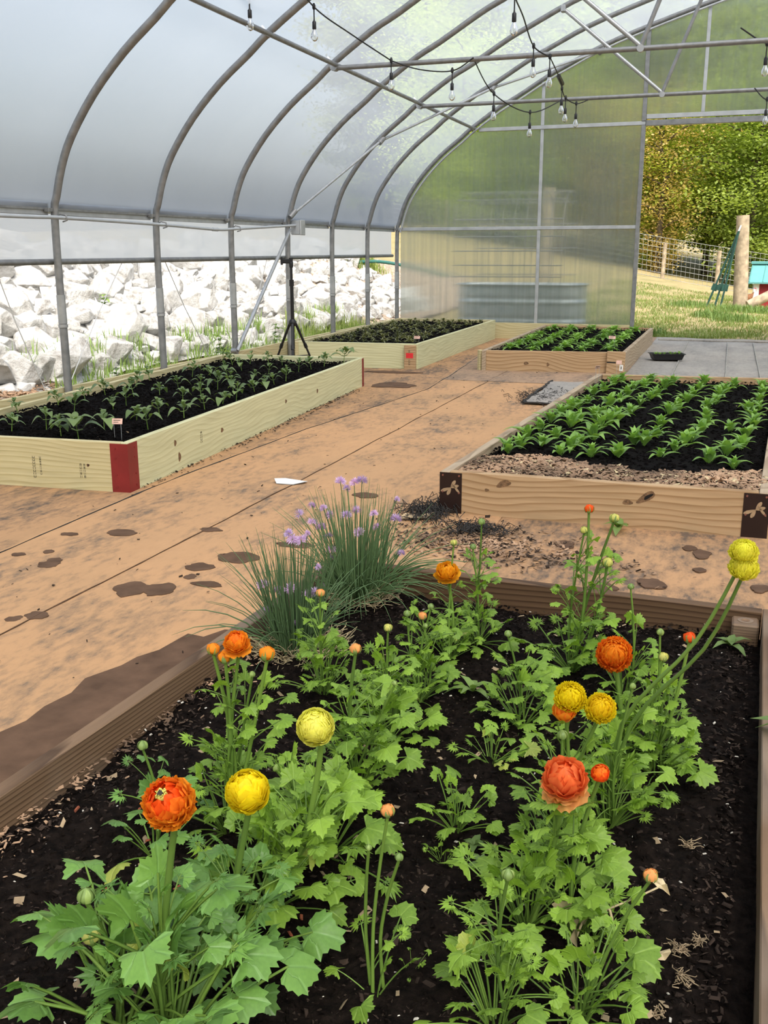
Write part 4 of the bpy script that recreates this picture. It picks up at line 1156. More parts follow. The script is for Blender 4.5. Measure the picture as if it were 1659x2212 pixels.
# paper scrap and dry leaf on the floor
mb = MB()
mb.add([(-.085,-.045,.004),(.02,-.06,.003),(.10,.0,.012),(.075,.035,.004),(-.05,.05,.016),(-.11,.01,.022),(0,0,.009)], [(0,1,6),(1,2,6),(2,3,6),(3,4,6),(4,5,6),(5,0,6)])
mb.add([(x, y, z-.0025) for x, y, z in mb.v[:7]], [(1,0,6),(2,1,6),(3,2,6),(4,3,6),(5,4,6),(0,5,6)])
tag(mb.build('paper_scrap', M['white_label'], None, (-2.44, 5.42, .008), (0, 0, .2)), 'crumpled white paper scrap lying on the orange fabric', 'paper')
mb = MB()
mb.add([(-.11,.0,.006),(-.03,-.03,.018),(.05,-.02,.008),(.10,.02,.03),(.02,.03,.012),(-.05,.035,.028)], [(0,1,5),(1,4,5),(1,2,4),(2,3,4)])
mb.add([(x, y, z-.002) for x, y, z in mb.v[:6]], [(5,1,0),(5,4,1),(4,2,1),(4,3,2)])
tag(mb.build('dry_leaf', M['dry_leaf'], None, (-1.47, 4.84, .008), (0, 0, .5)), 'curled pale dry leaf on the fabric by the dragonfly corner', 'leaf')

# ------------------------------------------------------------------ leaves
def petiole_pts(L, e, droop=.18, n=5):
    return [(L*t*math.cos(e), 0, L*(math.sin(e)*t - droop*t*t)) for t in [i/(n-1) for i in range(n)]]

def blade(mb, origin, direc, side, size, outline, cup=.22, wave=.06, mi=0, ph=0.0):
    """flat lobed blade from polar outline [(phi, r)], centre at origin"""
    o = Vector(origin); d = Vector(direc).normalized(); s = Vector(side).normalized(); n = d.cross(s)
    if n.z < 0: n = -n
    vs = [o]
    k = len(outline)
    for f in (.5, 1.0):
        for (ph_, r_) in outline:
            rr = r_*f*size
            u, w = rr*math.cos(ph_), rr*math.sin(ph_)
            h = -cup*(rr*rr)/size + wave*size*math.sin(3*ph_+ph)*f*f - .10*size*f*math.exp(-(abs(ph_)*2.2)**2)
            vs.append(o + d*u + s*w + n*h)
    fs = [(0, 1+i, 2+i) for i in range(k-1)]
    for i in range(k-1):
        fs.append((1+i, 1+k+i, 2+k+i, 2+i))
    b0 = len(mb.v)
    mb.add(vs, fs, mi, True)
    mb.uv[b0] = (0.0, .5, 0.0)
    for q in range(2):
        for i, (ph_, r_) in enumerate(outline):
            mb.uv[b0+1+q*k+i] = (ph_, .5, 0.0)

def outl_round(seed, lobes=3, depth=.42, teeth=14, span=2.5):
    """rounded lobes with blunt teeth; depth 0..1 is how far the clefts reach in"""
    r = rng(seed); out = []
    n = teeth*2+1
    cs = {3: ((0, 1.0), (1.22, .88), (-1.22, .88)), 2: ((.42, 1.0), (-.42, 1.0)), 5: ((0, 1.0), (.85, .9), (-.85, .9), (1.7, .72), (-1.7, .72))}[lobes]
    k = {3: 1.35, 2: 1.5, 5: 2.1}[lobes]
    for i in range(n):
        ph = -span + 2*span*i/(n-1)
        rr = max(l*max(0, math.cos((ph-c)*k))**.5 for c, l in cs)
        env = (1-depth)*(.62+.38*math.cos(ph*.6))
        out.append((ph, max(rr, env)*(1.0 if i % 2 else .87)*r.uniform(.95, 1.05)))
    return out

def leaf_mesh(name, kind, L, e, size, mt, seed):
    mb = MB(); r = rng(seed)
    pts = petiole_pts(L, e)
    rad = [.0155, .0145, .0135, .012, .010]
    mb.tube(pts, rad, 4, 1, cap=False)
    end = Vector(pts[-1]); d0 = (Vector(pts[-1])-Vector(pts[-2])).normalized()
    tilt = r.uniform(-.55, .05)
    ang = math.asin(max(-1, min(1, d0.z))) + tilt
    d = Vector((math.cos(ang), r.uniform(-.25, .25), math.sin(ang))).normalized()
    s = Vector((0, 1, 0)); s = (s - d*s.dot(d)).normalized()
    roll = r.uniform(-.5, .5)
    s = (s*math.cos(roll) + d.cross(s)*math.sin(roll)).normalized()
    if kind == 'round':
        blade(mb, end, d, s, size, outl_round(seed, 3, .28, 13, 2.35), .34, .08, 0, r.uniform(0, 6))
    elif kind == 'lobed':
        blade(mb, end, d, s, size*1.05, outl_round(seed, 5, .55, 15, 2.2), .28, .10, 0, r.uniform(0, 6))
    elif kind == 'trifoliate':
        for a, q in ((0, 1.0), (1.05, .82), (-1.05, .82)):
            dd = d*math.cos(a) + s*math.sin(a); ss = -d*math.sin(a) + s*math.cos(a)
            st = end + dd*size*.22
            mb.tube([end, st], .007, 3, 1, cap=False)
            blade(mb, st, dd, ss, size*.62*q, outl_round(seed+int(a*9), 3, .30, 8, 1.75), .32, .10, 0, r.uniform(0, 6))
    elif kind == 'fern':
        for a, q in ((0, 1.0), (.75, .85), (-.75, .85), (1.5, .6), (-1.5, .6)):
            dd = d*math.cos(a) + s*math.sin(a); ss = -d*math.sin(a) + s*math.cos(a)
            st = end + dd*size*.25*q
            mb.tube([end, st], .007, 3, 1, cap=False)
            ol = []
            for i in range(11):
                ph = -1.25 + 2.5*i/10
                ol.append((ph, (.45+.55*math.cos(ph))*(1.0 if i % 2 else .42)*r.uniform(.9, 1.1)))
            blade(mb, st, dd, ss, size*.75*q, ol, .25, .1, 0, r.uniform(0, 6))
    return mb.mesh(name, [mt, M['stem']])

RLEAF = {}
for key, mt in (('mid', M['ran_leaf']), ('deep', M['ran_leaf_deep']), ('pale', M['ran_leaf_pale'])):
    RLEAF[key] = {}
    for kind in ('round', 'lobed', 'trifoliate', 'fern'):
        RLEAF[key][kind] = [leaf_mesh('ranunculus_leaf', kind, 1.0*l, math.radians(e), .232*sz, mt, 100+7*i+len(kind)*13)
                            for i, (l, e, sz) in enumerate(((1.0, 58, 1.0), (.9, 36, 1.15), (1.0, 74, .9), (.75, 50, 1.05)))]
# the template leaves are one unit long; petiole thickness is scaled back by a thicker tube
def fix_petiole(me):
    pass

def elliptic_leaf(mb, L, W, arch, stalk=0.15, rows=6, fold=.25, mi=0, tipw=.75, up=0.0):
    """blade along +x, arching; root at origin"""
    vs = []
    for i in range(rows+1):
        t = i/rows
        x = L*(stalk + (1-stalk)*t)
        wv = W*math.sin(math.pi*min(1, t**tipw))**.8 + .0006
        z = up*x + arch*L*(4*t*(1-t)*.35 + t*.3 - t*t*1.0)
        vs += [(x, -wv, z+fold*wv), (x, 0, z), (x, wv, z+fold*wv)]
    fs = []
    for i in range(rows):
        a = 3*i
        fs += [(a, a+3, a+4, a+1), (a+1, a+4, a+5, a+2)]
    mb.add(vs, fs, mi, True)
    if stalk > 0:
        mb.tube([(0, 0, -.0), (L*stalk, 0, up*L*stalk)], max(.0012, W*.09), 4, mi, cap=False)

# ------------------------------------------------------------------ flowers
def petal_mesh(name, mt, span=1.15, width=.75, flare=.10, ruffle=.03, rows=5, cols=6, th=.0, seed=0):
    """patch of a unit sphere, tip at the pole, running down towards +x"""
    r = rng(seed); vs = []; ph = r.uniform(0, 6)
    for j in range(rows+1):
        v = j/rows                       # 0 tip .. 1 base
        for i in range(cols+1):
            u = -1 + 2*i/cols
            wv = width*(math.sqrt(max(0, 1-(1-min(1, v*1.6+.12))**2)))*(1-.25*v)
            lat = u*wv
            pol = span*v + .16*u*u*(1-v) + (.025*math.sin(u*7+ph)*(1-v))
            rad = 1 + flare*(1-v)**2 + ruffle*math.sin(u*6+ph)*(1-v) - .05*v
            x = rad*math.sin(pol)*math.cos(lat); y = rad*math.sin(lat)*(.35+.65*math.sin(min(1.57, pol+.35))); z = rad*math.cos(pol)
            vs.append((x, y, z))
    k = cols+1
    fs = [(j*k+i, j*k+i+1, (j+1)*k+i+1, (j+1)*k+i) for j in range(rows) for i in range(cols)]
    return MB().add(vs, fs, 0, True).mesh(name, mt)

PETALS = {}
def petals_for(mkey, style):
    k = (mkey, style)
    if k not in PETALS:
        a = dict(globe=dict(span=.85, width=.78, flare=.085, ruffle=.022),
                 ruffled=dict(span=1.0, width=.66, flare=.17, ruffle=.08),
                 full=dict(span=.9, width=.42, flare=.24, ruffle=.06),
                 loose=dict(span=1.2, width=.80, flare=.32, ruffle=.07),
                 cup=dict(span=1.3, width=.85, flare=.03, ruffle=.02))[style]
        PETALS[k] = [petal_mesh('petal', M[mkey], seed=s, **a) for s in range(3)]
    return PETALS[k]

RING = dict(globe=(12, 6), ruffled=(10, 7), full=(11, 9), loose=(7, 6), cup=(6, 4))
def eye_loose(style): return style == 'loose'
def flower(parent, pos, R_, style, mkeys, n, tmin, tmax, tilt=(0, 0), eye=None, squash=.92, seed=0, label=None):
    """mkeys: petal materials from the centre outwards"""
    r = rng(seed)
    f = link('flower', None, parent, pos, (Matrix.Rotation(tilt[0], 3, 'X') @ Matrix.Rotation(tilt[1], 3, 'Y') @ Matrix.Rotation(r.uniform(0, 6), 3, 'Z')).to_euler())
    f.empty_display_size = .02
    if label: f['label'] = label
    GA = 2.39996
    # heart that closes the ball
    hs = .55 if style in ('ruffled', 'loose', 'full') else .82
    MB().lathe([(.02*R_, -.72*R_), (.45*R_*hs, -.55*R_), (.66*R_*hs, -.2*R_), (.68*R_*hs, .15*R_*hs), (.5*R_*hs, .48*R_*hs), (.2*R_*hs, .64*R_*hs), (.01*R_, .66*R_*hs)], 10).build('petal_heart', M[mkeys[0]], f)
    rings, per = RING[style]
    for k in range(rings):
        q = k/(rings-1)
        th = tmin + (tmax-tmin)*q**.9
        m_ = per if th > .35 else max(3, per-2)
        mk = mkeys[min(len(mkeys)-1, int(q*len(mkeys)))]
        jit = 0 if style == 'globe' else .03
        for i in range(m_):
            me = r.choice(petals_for(mk, style))
            rad = R_*(.60+.38*q**.75)*r.uniform(1-jit, 1+jit)
            az = 2*math.pi*i/m_ + k*1.1 + r.uniform(-.12, .12)
            M3 = Matrix.Rotation(az, 3, 'Z') @ Matrix.Rotation(th+r.gauss(0, .03 if style == 'globe' else .06), 3, 'Y')
            link('petal', me, f, (0, 0, 0), M3.to_euler(), (rad, rad, rad*squash))
    if eye_loose(style):
        for i in range(5):
            M3 = Matrix.Rotation(i*1.2566+.3, 3, 'Z') @ Matrix.Rotation(tmax+.25, 3, 'Y')
            link('petal', r.choice(petals_for(mkeys[-1], style)), f, (0, 0, -R_*.1), M3.to_euler(), (R_*1.08,)*3)
    if eye:
        zc = R_*eye*squash + .0
        MB().lathe([(.20*R_, zc-.16*R_), (.19*R_, zc-.05*R_), (.12*R_, zc+.0*R_), (.07*R_, zc-.06*R_), (.005, zc-.07*R_)], 12).build('flower_eye', M['eye'], f)
        mb = MB()
        for k in range(26):
            a = r.uniform(0, 6.28); d = R_*r.uniform(.08, .2)
            mb.tube([(d*math.cos(a), d*math.sin(a), zc), (d*1.1*math.cos(a), d*1.1*math.sin(a), zc+.09*R_)], .0011, 4)
        mb.build('stamens', M['eye'], f)
        MB().lathe([(.075*R_, zc-.02*R_), (.06*R_, zc+.06*R_), (.005, zc+.09*R_)], 8).build('pistil', M['stamen'], f)
    return f

def bud(parent, pos, R_, col=None, tilt=(0, 0), seed=0, open_=.0, label=None):
    r = rng(seed)
    b = link('flower_bud', None, parent, pos, (Matrix.Rotation(tilt[0], 3, 'X') @ Matrix.Rotation(tilt[1], 3, 'Y') @ Matrix.Rotation(r.uniform(0, 6), 3, 'Z')).to_euler())
    b.empty_display_size = .01
    if label: b['label'] = label
    core = M[col] if col else M['bud']
    MB().lathe([(.25*R_, -.75*R_), (.8*R_, -.45*R_), (.97*R_, 0), (.85*R_, .45*R_), (.5*R_, .85*R_), (.12*R_, 1.08*R_), (.01*R_, 1.1*R_)], 10).build('bud_core', core, b)
    if col:
        for i in range(7):
            M3 = Matrix.Rotation(i*2.4, 3, 'Z') @ Matrix.Rotation(.15+.08*i, 3, 'Y')
            link('petal', r.choice(petals_for(col, 'cup')), b, (0, 0, 0), M3.to_euler(), R_*(.98+.02*i))
    if 'sepal' not in PETALS:
        PETALS['sepal'] = petal_mesh('sepal', M['bud'], span=1.7, width=.42, flare=.04, ruffle=.01, seed=9)
    for i in range(5):
        th = (.25 if not col else .75) + open_ + r.uniform(-.06, .1)
        M3 = Matrix.Rotation(i*1.2566, 3, 'Z') @ Matrix.Rotation(th, 3, 'Y')
        link('sepal', PETALS['sepal'], b, (0, 0, 0), M3.to_euler(), (R_*1.06, R_*1.06, R_*1.06))
    return b

KIND = {
 'open_orange': ('ruffled', ['p_red','p_deep','p_orange','p_orange','p_orange'], 70, .30, 2.1, .66, 'orange flower with a red heart and yellow eye'),
 'globe_yellow': ('globe', ['p_yellow','p_yellow','p_yellow'], 80, .05, 2.05, None, 'full golden yellow ball-shaped flower'),
 'globe_pale': ('globe', ['p_pale'], 60, .06, 1.95, None, 'round pale lemon yellow flower'),
 'loose_orange': ('loose', ['p_deep','p_orange','p_orange'], 22, .02, 1.7, None, 'open loose orange flower'),
 'loose_gold': ('loose', ['p_gold'], 24, .2, 1.6, None, 'flat amber orange flower'),
 'full_orange': ('full', ['p_orange','p_deep','p_deep'], 80, .05, 2.1, None, 'tightly layered deep orange flower'),
 'full_yellow': ('full', ['p_yellow'], 64, .05, 1.9, None, 'layered bright yellow flower'),
 'full_yellow2': ('full', ['p_yellow2','p_yellow'], 64, .05, 1.9, None, 'layered golden yellow flower'),
 'full_lemon': ('full', ['p_lemon'], 50, .05, 1.8, None, 'frilled lemon yellow flower'),
 'full_lemon2': ('full', ['p_lemon'], 50, .05, 1.8, None, 'frilled lemon yellow flower'),
 'cup_orange': ('cup', ['p_deep','p_orange'], 26, .08, 1.25, None, 'cup-shaped orange flower'),
 'cup_red': ('cup', ['p_deep','p_red'], 26, .08, 1.25, None, 'small red-orange cup flower'),
 'peach': ('loose', ['p_coral','p_coral','p_coral','p_peach'], 46, .0, 2.0, None, 'coral flower with drooping peach outer petals'),
}
SOIL_F = lambda x, y: soil_h(x, y, .118, .020)
RAN_LABEL = {
 'big orange': 'ranunculus plant carrying one big orange flower with a yellow eye',
 'buds': 'leafy ranunculus at the front carrying two closed green buds',
 'yellow globe': 'ranunculus plant carrying one golden yellow ball-shaped flower',
 'pale yellow': 'ranunculus plant carrying one round pale lemon flower',
 'four orange': 'ranunculus clump by the timber edge with four small orange blooms',
 'left bud': 'small ranunculus with one closed bud behind the big orange flower',
 'center bud': 'sparse ranunculus standing alone in bare soil with one peach bud',
 'mid a': 'bushy flowerless ranunculus foliage beside the golden ball flower',
 'mid b': 'dense ranunculus clump behind the pale lemon flower with one peach bud',
 'mid c': 'ranunculus in front of the chives with one orange bud on top',
 'mid d': 'ranunculus clump with one yellow pointed bud in mid bed',
 'mid e': 'ranunculus clump with a bunch of small buds in mid bed',
 'back gold': 'ranunculus at the far board carrying one flat amber flower',
 'back tall': 'tall budding ranunculus beside the amber flower at the far board',
 'center small': 'low flowerless ranunculus tuft in the middle bare soil',
 'center tiny': 'smallest ranunculus tuft in front of the middle tuft',
 'center pale': 'yellowing ranunculus tuft in mid bed',
 'right tall': 'tallest ranunculus clump at the far board with four buds and a red one',
 'right tall b': 'ranunculus with one thin green bud near the corner stake',
 'right mid orange': 'ranunculus carrying one tightly layered deep orange flower',
 'stalk bud': 'leafy ranunculus with one lone bud on a thin stalk',
 'pair yellow': 'ranunculus clump carrying two yellow flowers and an orange cup',
 'peach': 'ranunculus carrying one coral flower with drooping peach petals',
 'red cup': 'ranunculus carrying one small red-orange cup flower',
 'right lean': 'leaning ranunculus carrying two lemon yellow flowers at the board end',
 'right edge': 'ranunculus clump with two buds and a tiny orange bloom near the timber',
 'front bud': 'ranunculus at the bottom of the bed with one green bud',
 'front leaning bud': 'ranunculus with a bent stem carrying one pale orange bud',
 'right low': 'low round-leaved ranunculus between two budded plants',
 'tiny sprout': 'tiny ranunculus sprout alone in bare soil',
}
TILT = {'big orange': (.62, .0), 'yellow globe': (.30, .0), 'pale yellow': (.85, .25), 'peach': (.5, .0), 'right mid orange': (.75, .1), 'pair yellow': (.65, .1), 'right lean': (.35, .1), 'red cup': (.5, -.2), 'back gold': (.35, 0), 'four orange': (.35, .1)}
for pi_, (nm, B, heads, nl_, rad, h) in enumerate(RANUNCULUS):
    nl_ = int(nl_*1.9) if nl_ > 9 else nl_
    r = rng(900+pi_*17)
    zb = SOIL_F(B[0], B[1]) - .004
    t = thing('ranunculus_plant', RAN_LABEL[nm], 'flower plant', (B[0], B[1], zb), 0, 'ranunculus plants in the flower bed')
    tone = 'deep' if nm in ('big orange', 'buds', 'yellow globe', 'left bud') else 'mid'
    big = 1.22 if nm in ('big orange', 'buds') else 1.0
    ferny = nm in ('four orange', 'right edge', 'mid c', 'right lean', 'mid b')
    sc0 = .155 if nm not in ('tiny sprout', 'center tiny') else .075
    def put_leaf(loc, az, sc, kind=None, el=0.0, tn=None):
        kind = kind or (r.choice(('fern', 'fern', 'lobed', 'trifoliate')) if ferny else r.choice(('round', 'lobed', 'lobed', 'trifoliate', 'trifoliate', 'fern')))
        me = r.choice(RLEAF[tn or tone][kind])
        link('leaf', me, t, loc, (r.gauss(0, .12), el, az), sc)
    ring = max(6, min(36, int(nl_*.50)))
    for i in range(ring):
        az = i*2.4 + r.uniform(-.4, .4)
        up = r.random()
        sc = sc0*big*r.uniform(.72, 1.22)*(rad/.13)
        tn = 'pale' if (nm == 'center pale' and r.random() < .6) or r.random() < .015 else None
        put_leaf((.012*math.cos(az), .012*math.sin(az), .002), az, sc, None, r.uniform(-.45, .35), tn)
    stems = []
    for hi, (P, kd, hr) in enumerate(heads):
        top = Vector(P) - Vector((B[0], B[1], zb))
        st = Vector((r.uniform(-.02, .02), r.uniform(-.02, .02), 0))
        tl = TILT.get(nm, (.25, 0))
        if kd in KIND:
            style, mk, n, a, b, eye, flab = KIND[kd]
            if nm == 'right lean' and hi == 1: flab = 'nearer frilled lemon yellow flower'
            bot = top + Vector((0, .02*tl[0]/.5, -hr*.78))
            flower(t, top, hr, style, mk, n, a, b, (tl[0]+r.uniform(-.05, .05), tl[1]), eye, .88, 77+pi_*5+hi, flab)
            sr = .0058 if hr > .036 else .0042
        else:
            col = dict(bud=None, bud_y='p_bud', budo='p_peach', halfbud='p_orange', halfbud_s='p_peach', budr='p_red', bud_red='p_red')[kd]
            bud(t, top, hr, col, (r.uniform(-.1, .2), r.uniform(-.15, .15)), 55+pi_*7+hi, .15 if kd.startswith('half') else 0.0)
            bot = top + Vector((0, 0, -hr*.7)); sr = .0030 if hr < .012 else .0042
        bend = Vector((r.uniform(-.02, .02), r.uniform(-.01, .02), 0))
        c1 = st.lerp(bot, .35)*1.0 + bend; c2 = st.lerp(bot, .72) + bend*.7
        if nm == 'front leaning bud': c1 += Vector((-.01, 0, -.045))
        if nm == 'right lean' and hi < 2: c1 += Vector((-.05, 0, .03))
        path = smooth_path([tuple(st), tuple(c1), tuple(c2), tuple(bot)], 4)
        MB().tube(path, [sr*(1.2-.3*k/(len(path)-1)) for k in range(len(path))], 7).build('stem', M['stem'], t)
        stems.append(path)
    if not stems:
        stems = []
    # leaves that climb the stems
    rest = nl_ - ring
    for k in range(rest):
        if stems:
            path = stems[k % len(stems)]
            lim = min(.85, 1.35*h/max(.05, path[-1][2]))
            f = r.uniform(.12, lim)
            p = path[int(f*(len(path)-1))]
            az = r.uniform(0, 6.28)
            put_leaf(p, az, sc0*big*r.uniform(.55, 1.0)*(1.05-.35*f)*(rad/.13), r.choice(('fern', 'lobed', 'trifoliate', 'lobed')), r.uniform(-.3, .3))
        else:
            az = r.uniform(0, 6.28); put_leaf((.01*math.cos(az), .01*math.sin(az), .005), az, sc0*r.uniform(.5, 1.0)*(rad/.13), None, r.uniform(-.6, .1))

# ------------------------------------------------------------------ chives
for ci, (B, lab) in enumerate(((CHIVES[0], 'nearer clump of flowering chives at the timber edge'), (CHIVES[1], 'farther clump of flowering chives in the bed corner'))):
    r = rng(300+ci)
    zb = SOIL_F(B[0], B[1]) - .003
    t = thing('chive_clump', lab, 'chives', (B[0], B[1], zb), 0, 'chive clumps')
    mb = MB()
    nb = 270 if ci == 0 else 340
    for k in range(nb):
        az = r.uniform(0, 6.28); d0 = .075*math.sqrt(r.random())
        if ci == 1: d0 *= 1.35
        lean = abs(r.gauss(0, .33)) + (.03 if r.random() < .8 else r.uniform(.3, .9))
        if ci == 1 and r.random() < .16: lean = r.uniform(.8, 1.5); az = r.uniform(-1.6, .3)
        L = r.uniform(.19, .42)*(1.0 if ci == 0 else 1.05)
        p = Vector((d0*math.cos(az), d0*math.sin(az), 0)); pts = [p.copy()]
        th = lean*.35
        for s_ in range(5):
            th2 = th + lean*(.25+.22*s_)*(1 if lean > .5 else .5)
            p = p + Vector((math.sin(th2)*math.cos(az), math.sin(th2)*math.sin(az), math.cos(th2)))*(L/5)
            if p.z < .012: p.z = .012
            pts.append(p.copy())
        w = r.uniform(.0017, .0027)
        mb.tube(pts, [w, w, w*.95, w*.8, w*.6, .0004], 4, 0, cap=False)
    o = mb.build('blades', M['chive'], t); o['kind'] = 'stuff'
    mb = MB()
    for k in range(330 if ci == 0 else 240):
        az = r.uniform(0, 6.28); d0 = .125*math.sqrt(r.random())
        p = Vector((d0*math.cos(az), d0*math.sin(az), .005)); pts = [p.copy()]
        a2 = az + r.uniform(-1.2, 1.2)
        for s_ in range(3):
            p = p + Vector((.028*math.cos(a2), .028*math.sin(a2), r.uniform(-.012, .030))); p.z = max(.004, p.z); pts.append(p.copy()); a2 += r.uniform(-.8, .8)
        mb.tube(pts, .0013, 3, 0, cap=False)
    o = mb.build('dry_blades', M['straw'], t); o['kind'] = 'stuff'
r = rng(333)
def chive_head_mesh(R_, seed, n=46):
    r = rng(seed); mb = MB()
    for k in range(n):
        z = 1-1.55*(k+.5)/n; a = k*2.4; q = math.sqrt(max(0, 1-z*z))
        d = Vector((q*math.cos(a), q*math.sin(a), z)).normalized(); s = d.orthogonal().normalized()
        L = R_*r.uniform(.8, 1.1)
        mb.add([d*R_*.15 - s*.0006, d*L*.6 + s*R_*.11, d*L, d*L*.6 - s*R_*.11], [(0,1,2,3)], 0)
    return mb.mesh('blossom', M['chive_flower'])
CH = [chive_head_mesh(.0225, s, 60) for s in range(4)]
chv = [o for o in COL.objects if o.name.startswith('chive_clump')]
for k, P in enumerate(CHIVE_HEADS):
    ci = 0 if abs(P[1]-2.78) < .1 else 1
    t = chv[ci]; B = CHIVES[ci]
    loc = Vector(P) - t.location
    foot = Vector((loc.x*.35+r.uniform(-.02, .02), r.uniform(-.03, .05), 0))
    foot.x = max(-.08, min(.10, foot.x))
    mid = foot.lerp(loc, .55); mid.x = foot.x + (loc.x-foot.x)*.38
    path = smooth_path([tuple(foot), tuple(mid), tuple(loc)], 4)
    sc = r.choice((.55, .85, 1.0, 1.1))
    st = MB().tube(path, .0016, 4, 0, cap=False).build('flower_stalk', M['chive'], t)
    link('blossom', CH[k % 4], st, loc, (r.gauss(0, .25), r.gauss(0, .25), r.uniform(0, 6)), (sc, sc, sc*(1.25 if sc < .6 else .9)))

# ------------------------------------------------------------------ leafy rows of the dragonfly bed
def row_leaf_variant(seed):
    r = rng(seed); mb = MB()
    elliptic_leaf(mb, r.uniform(.95, 1.1), r.uniform(.15, .20), r.uniform(.22, .5), .08, 6, .3, 0, .55, r.uniform(.1, .35))
    return mb.mesh('leaf', M['row_leaf'])
RL = [row_leaf_variant(s) for s in range(6)]
def rosette(nm, label, group, loc, size, n, seed, meshes, up=(.2, 1.1), cat='seedling'):
    r = rng(seed)
    t = thing(nm, label, cat, loc, r.uniform(0, 6.28), group)
    for i in range(n):
        q = i/(n-1)
        az = i*2.4 + r.uniform(-.3, .3)
        el = up[0] + (up[1]-up[0])*q + r.uniform(-.12, .12)
        sc = size*(1.05-.45*q)*r.uniform(.8, 1.15)
        link('leaf', r.choice(meshes), t, (.004*math.cos(az), .004*math.sin(az), .012*q*size/.1), (0, -el, az), sc)
    return t
ROWN = ['outermost row beside the orange path', 'second row from the orange path', 'third row from the orange path', 'fourth row from the orange path', 'fifth row from the orange path', 'sixth row from the orange path']
for ri, row in enumerate(LEAFY_ROWS):
    order = sorted(row, key=lambda p: p[1])
    for k, (x, y) in enumerate(order):
        r = rng(ri*50+k)
        rosette('leafy_seedling', 'bright green seedling, %s from the mulch end in the %s' % (ORD[k], ROWN[ri].replace(' beside the orange path', '').replace(' from the orange path', ' from the path')), 'leafy seedlings in the dragonfly bed',
                (x, y, soil_h(x, y, .19, .013)-.004), r.uniform(.115, .155)*(1.0 if k else .85), 14, 7000+ri*100+k, RL, (.28, 1.35))

# ------------------------------------------------------------------ broad-leaved seedlings of the long pale bed
def broad_variant(seed, W=.30):
    r = rng(seed); mb = MB()
    elliptic_leaf(mb, 1.0, W*r.uniform(.85, 1.15), r.uniform(.25, .6), .22, 6, .22, 0, .8, r.uniform(.0, .2))
    return mb.mesh('leaf', M['seed_leaf'])
BLF = [broad_variant(s) for s in range(5)]
def broad(label, x, y, height, size, pairs, seed, z, group='broad-leaved seedlings in the long pale bed'):
    r = rng(seed)
    t = thing('broad_leaf_seedling', label, 'seedling', (x, y, z), r.uniform(0, 6.28), group)
    lean = Vector((r.uniform(-.03, .03), r.uniform(-.03, .03), 0))
    path = [(0, 0, 0), (lean.x*.4, lean.y*.4, height*.5), (lean.x, lean.y, height)]
    MB().tube(path, [.0035, .003, .002], 5).build('stem', M['stem'], t)
    for p in range(pairs):
        f = .38 + .62*(p+1)/pairs
        a0 = p*1.57 + r.uniform(-.2, .2)
        for s in (0, math.pi):
            link('leaf', r.choice(BLF), t, (lean.x*f, lean.y*f, height*f), (0, -(.18 + .75*p/max(1, pairs-1)) + r.uniform(-.2, .2), a0+s+r.uniform(-.2, .2)), size*(1.0-.22*p)*r.uniform(.8, 1.2))
    return t
TENS = ['', '', 'twenty', 'thirty', 'forty']
def nth(n):
    if n <= 15: return ORD[n-1]
    if n < 20: return {16: 'sixteenth', 17: 'seventeenth', 18: 'eighteenth', 19: 'nineteenth'}[n]
    if n % 10 == 0: return {20: 'twentieth', 30: 'thirtieth', 40: 'fortieth'}[n]
    return TENS[n//10] + '-' + ORD[n % 10-1]
far_order = sorted(range(len(BROAD_SEEDLINGS)), key=lambda i: (BROAD_SEEDLINGS[i][0]+3.243)**2 + (BROAD_SEEDLINGS[i][1]-4.9)**2)
LBN = {i: 'oval-leaved seedling in the long pale bed, %s closest to its front red corner plate' % nth(k+1) for k, i in enumerate(far_order)}
for k, (x, y) in enumerate(BROAD_SEEDLINGS):
    r = rng(4000+k)
    broad(LBN[k], x, y, r.uniform(.08, .14), r.uniform(.085, .12), 4, 4100+k, soil_h(x, y, .255, .018)-.006)
x, y = BROAD_BIG[0]
broad('largest oval-leaved seedling near the red corner plate', x, y, .12, .19, 4, 5001, soil_h(x, y, .255, .018)-.006)
x, y = BROAD_BIG[1]
broad('bushy sage-like plant at the far corner of the long pale bed', x, y, .17, .17, 5, 5002, soil_h(x, y, .255, .018)-.01)

# ------------------------------------------------------------------ far beds
def small_plant_mesh(seed, n, L, W, mt, up):
    r = rng(seed); mb = MB()
    for i in range(n):
        sub = MB(); q = i/(n-1)
        elliptic_leaf(sub, L*(1.1-.4*q)*r.uniform(.8, 1.2), W, .35, 0, 3, .3, 0, .7, 0)
        M3 = Matrix.Rotation(i*2.4+r.uniform(-.3, .3), 3, 'Z') @ Matrix.Rotation(-(up[0]+(up[1]-up[0])*q), 3, 'Y')
        mb.add([M3 @ Vector(v) + Vector((0, 0, .01)) for v in sub.v], sub.f, 0, True)
    return mb.mesh('foliage', mt)
SP = [small_plant_mesh(s, 13, .115, .020, M['row_leaf'], (.1, 1.2)) for s in range(4)]
TP = [small_plant_mesh(s+20, 10, .075, .0105, M['tiny_leaf'], (.2, 1.2)) for s in range(4)]
r = rng(66)
q4 = inset(BR, .05)
def bil(q, u, v):
    return ((q[0][0]*(1-u)+q[1][0]*u)*(1-v)+(q[3][0]*(1-u)+q[2][0]*u)*v, (q[0][1]*(1-u)+q[1][1]*u)*(1-v)+(q[3][1]*(1-u)+q[2][1]*u)*v)
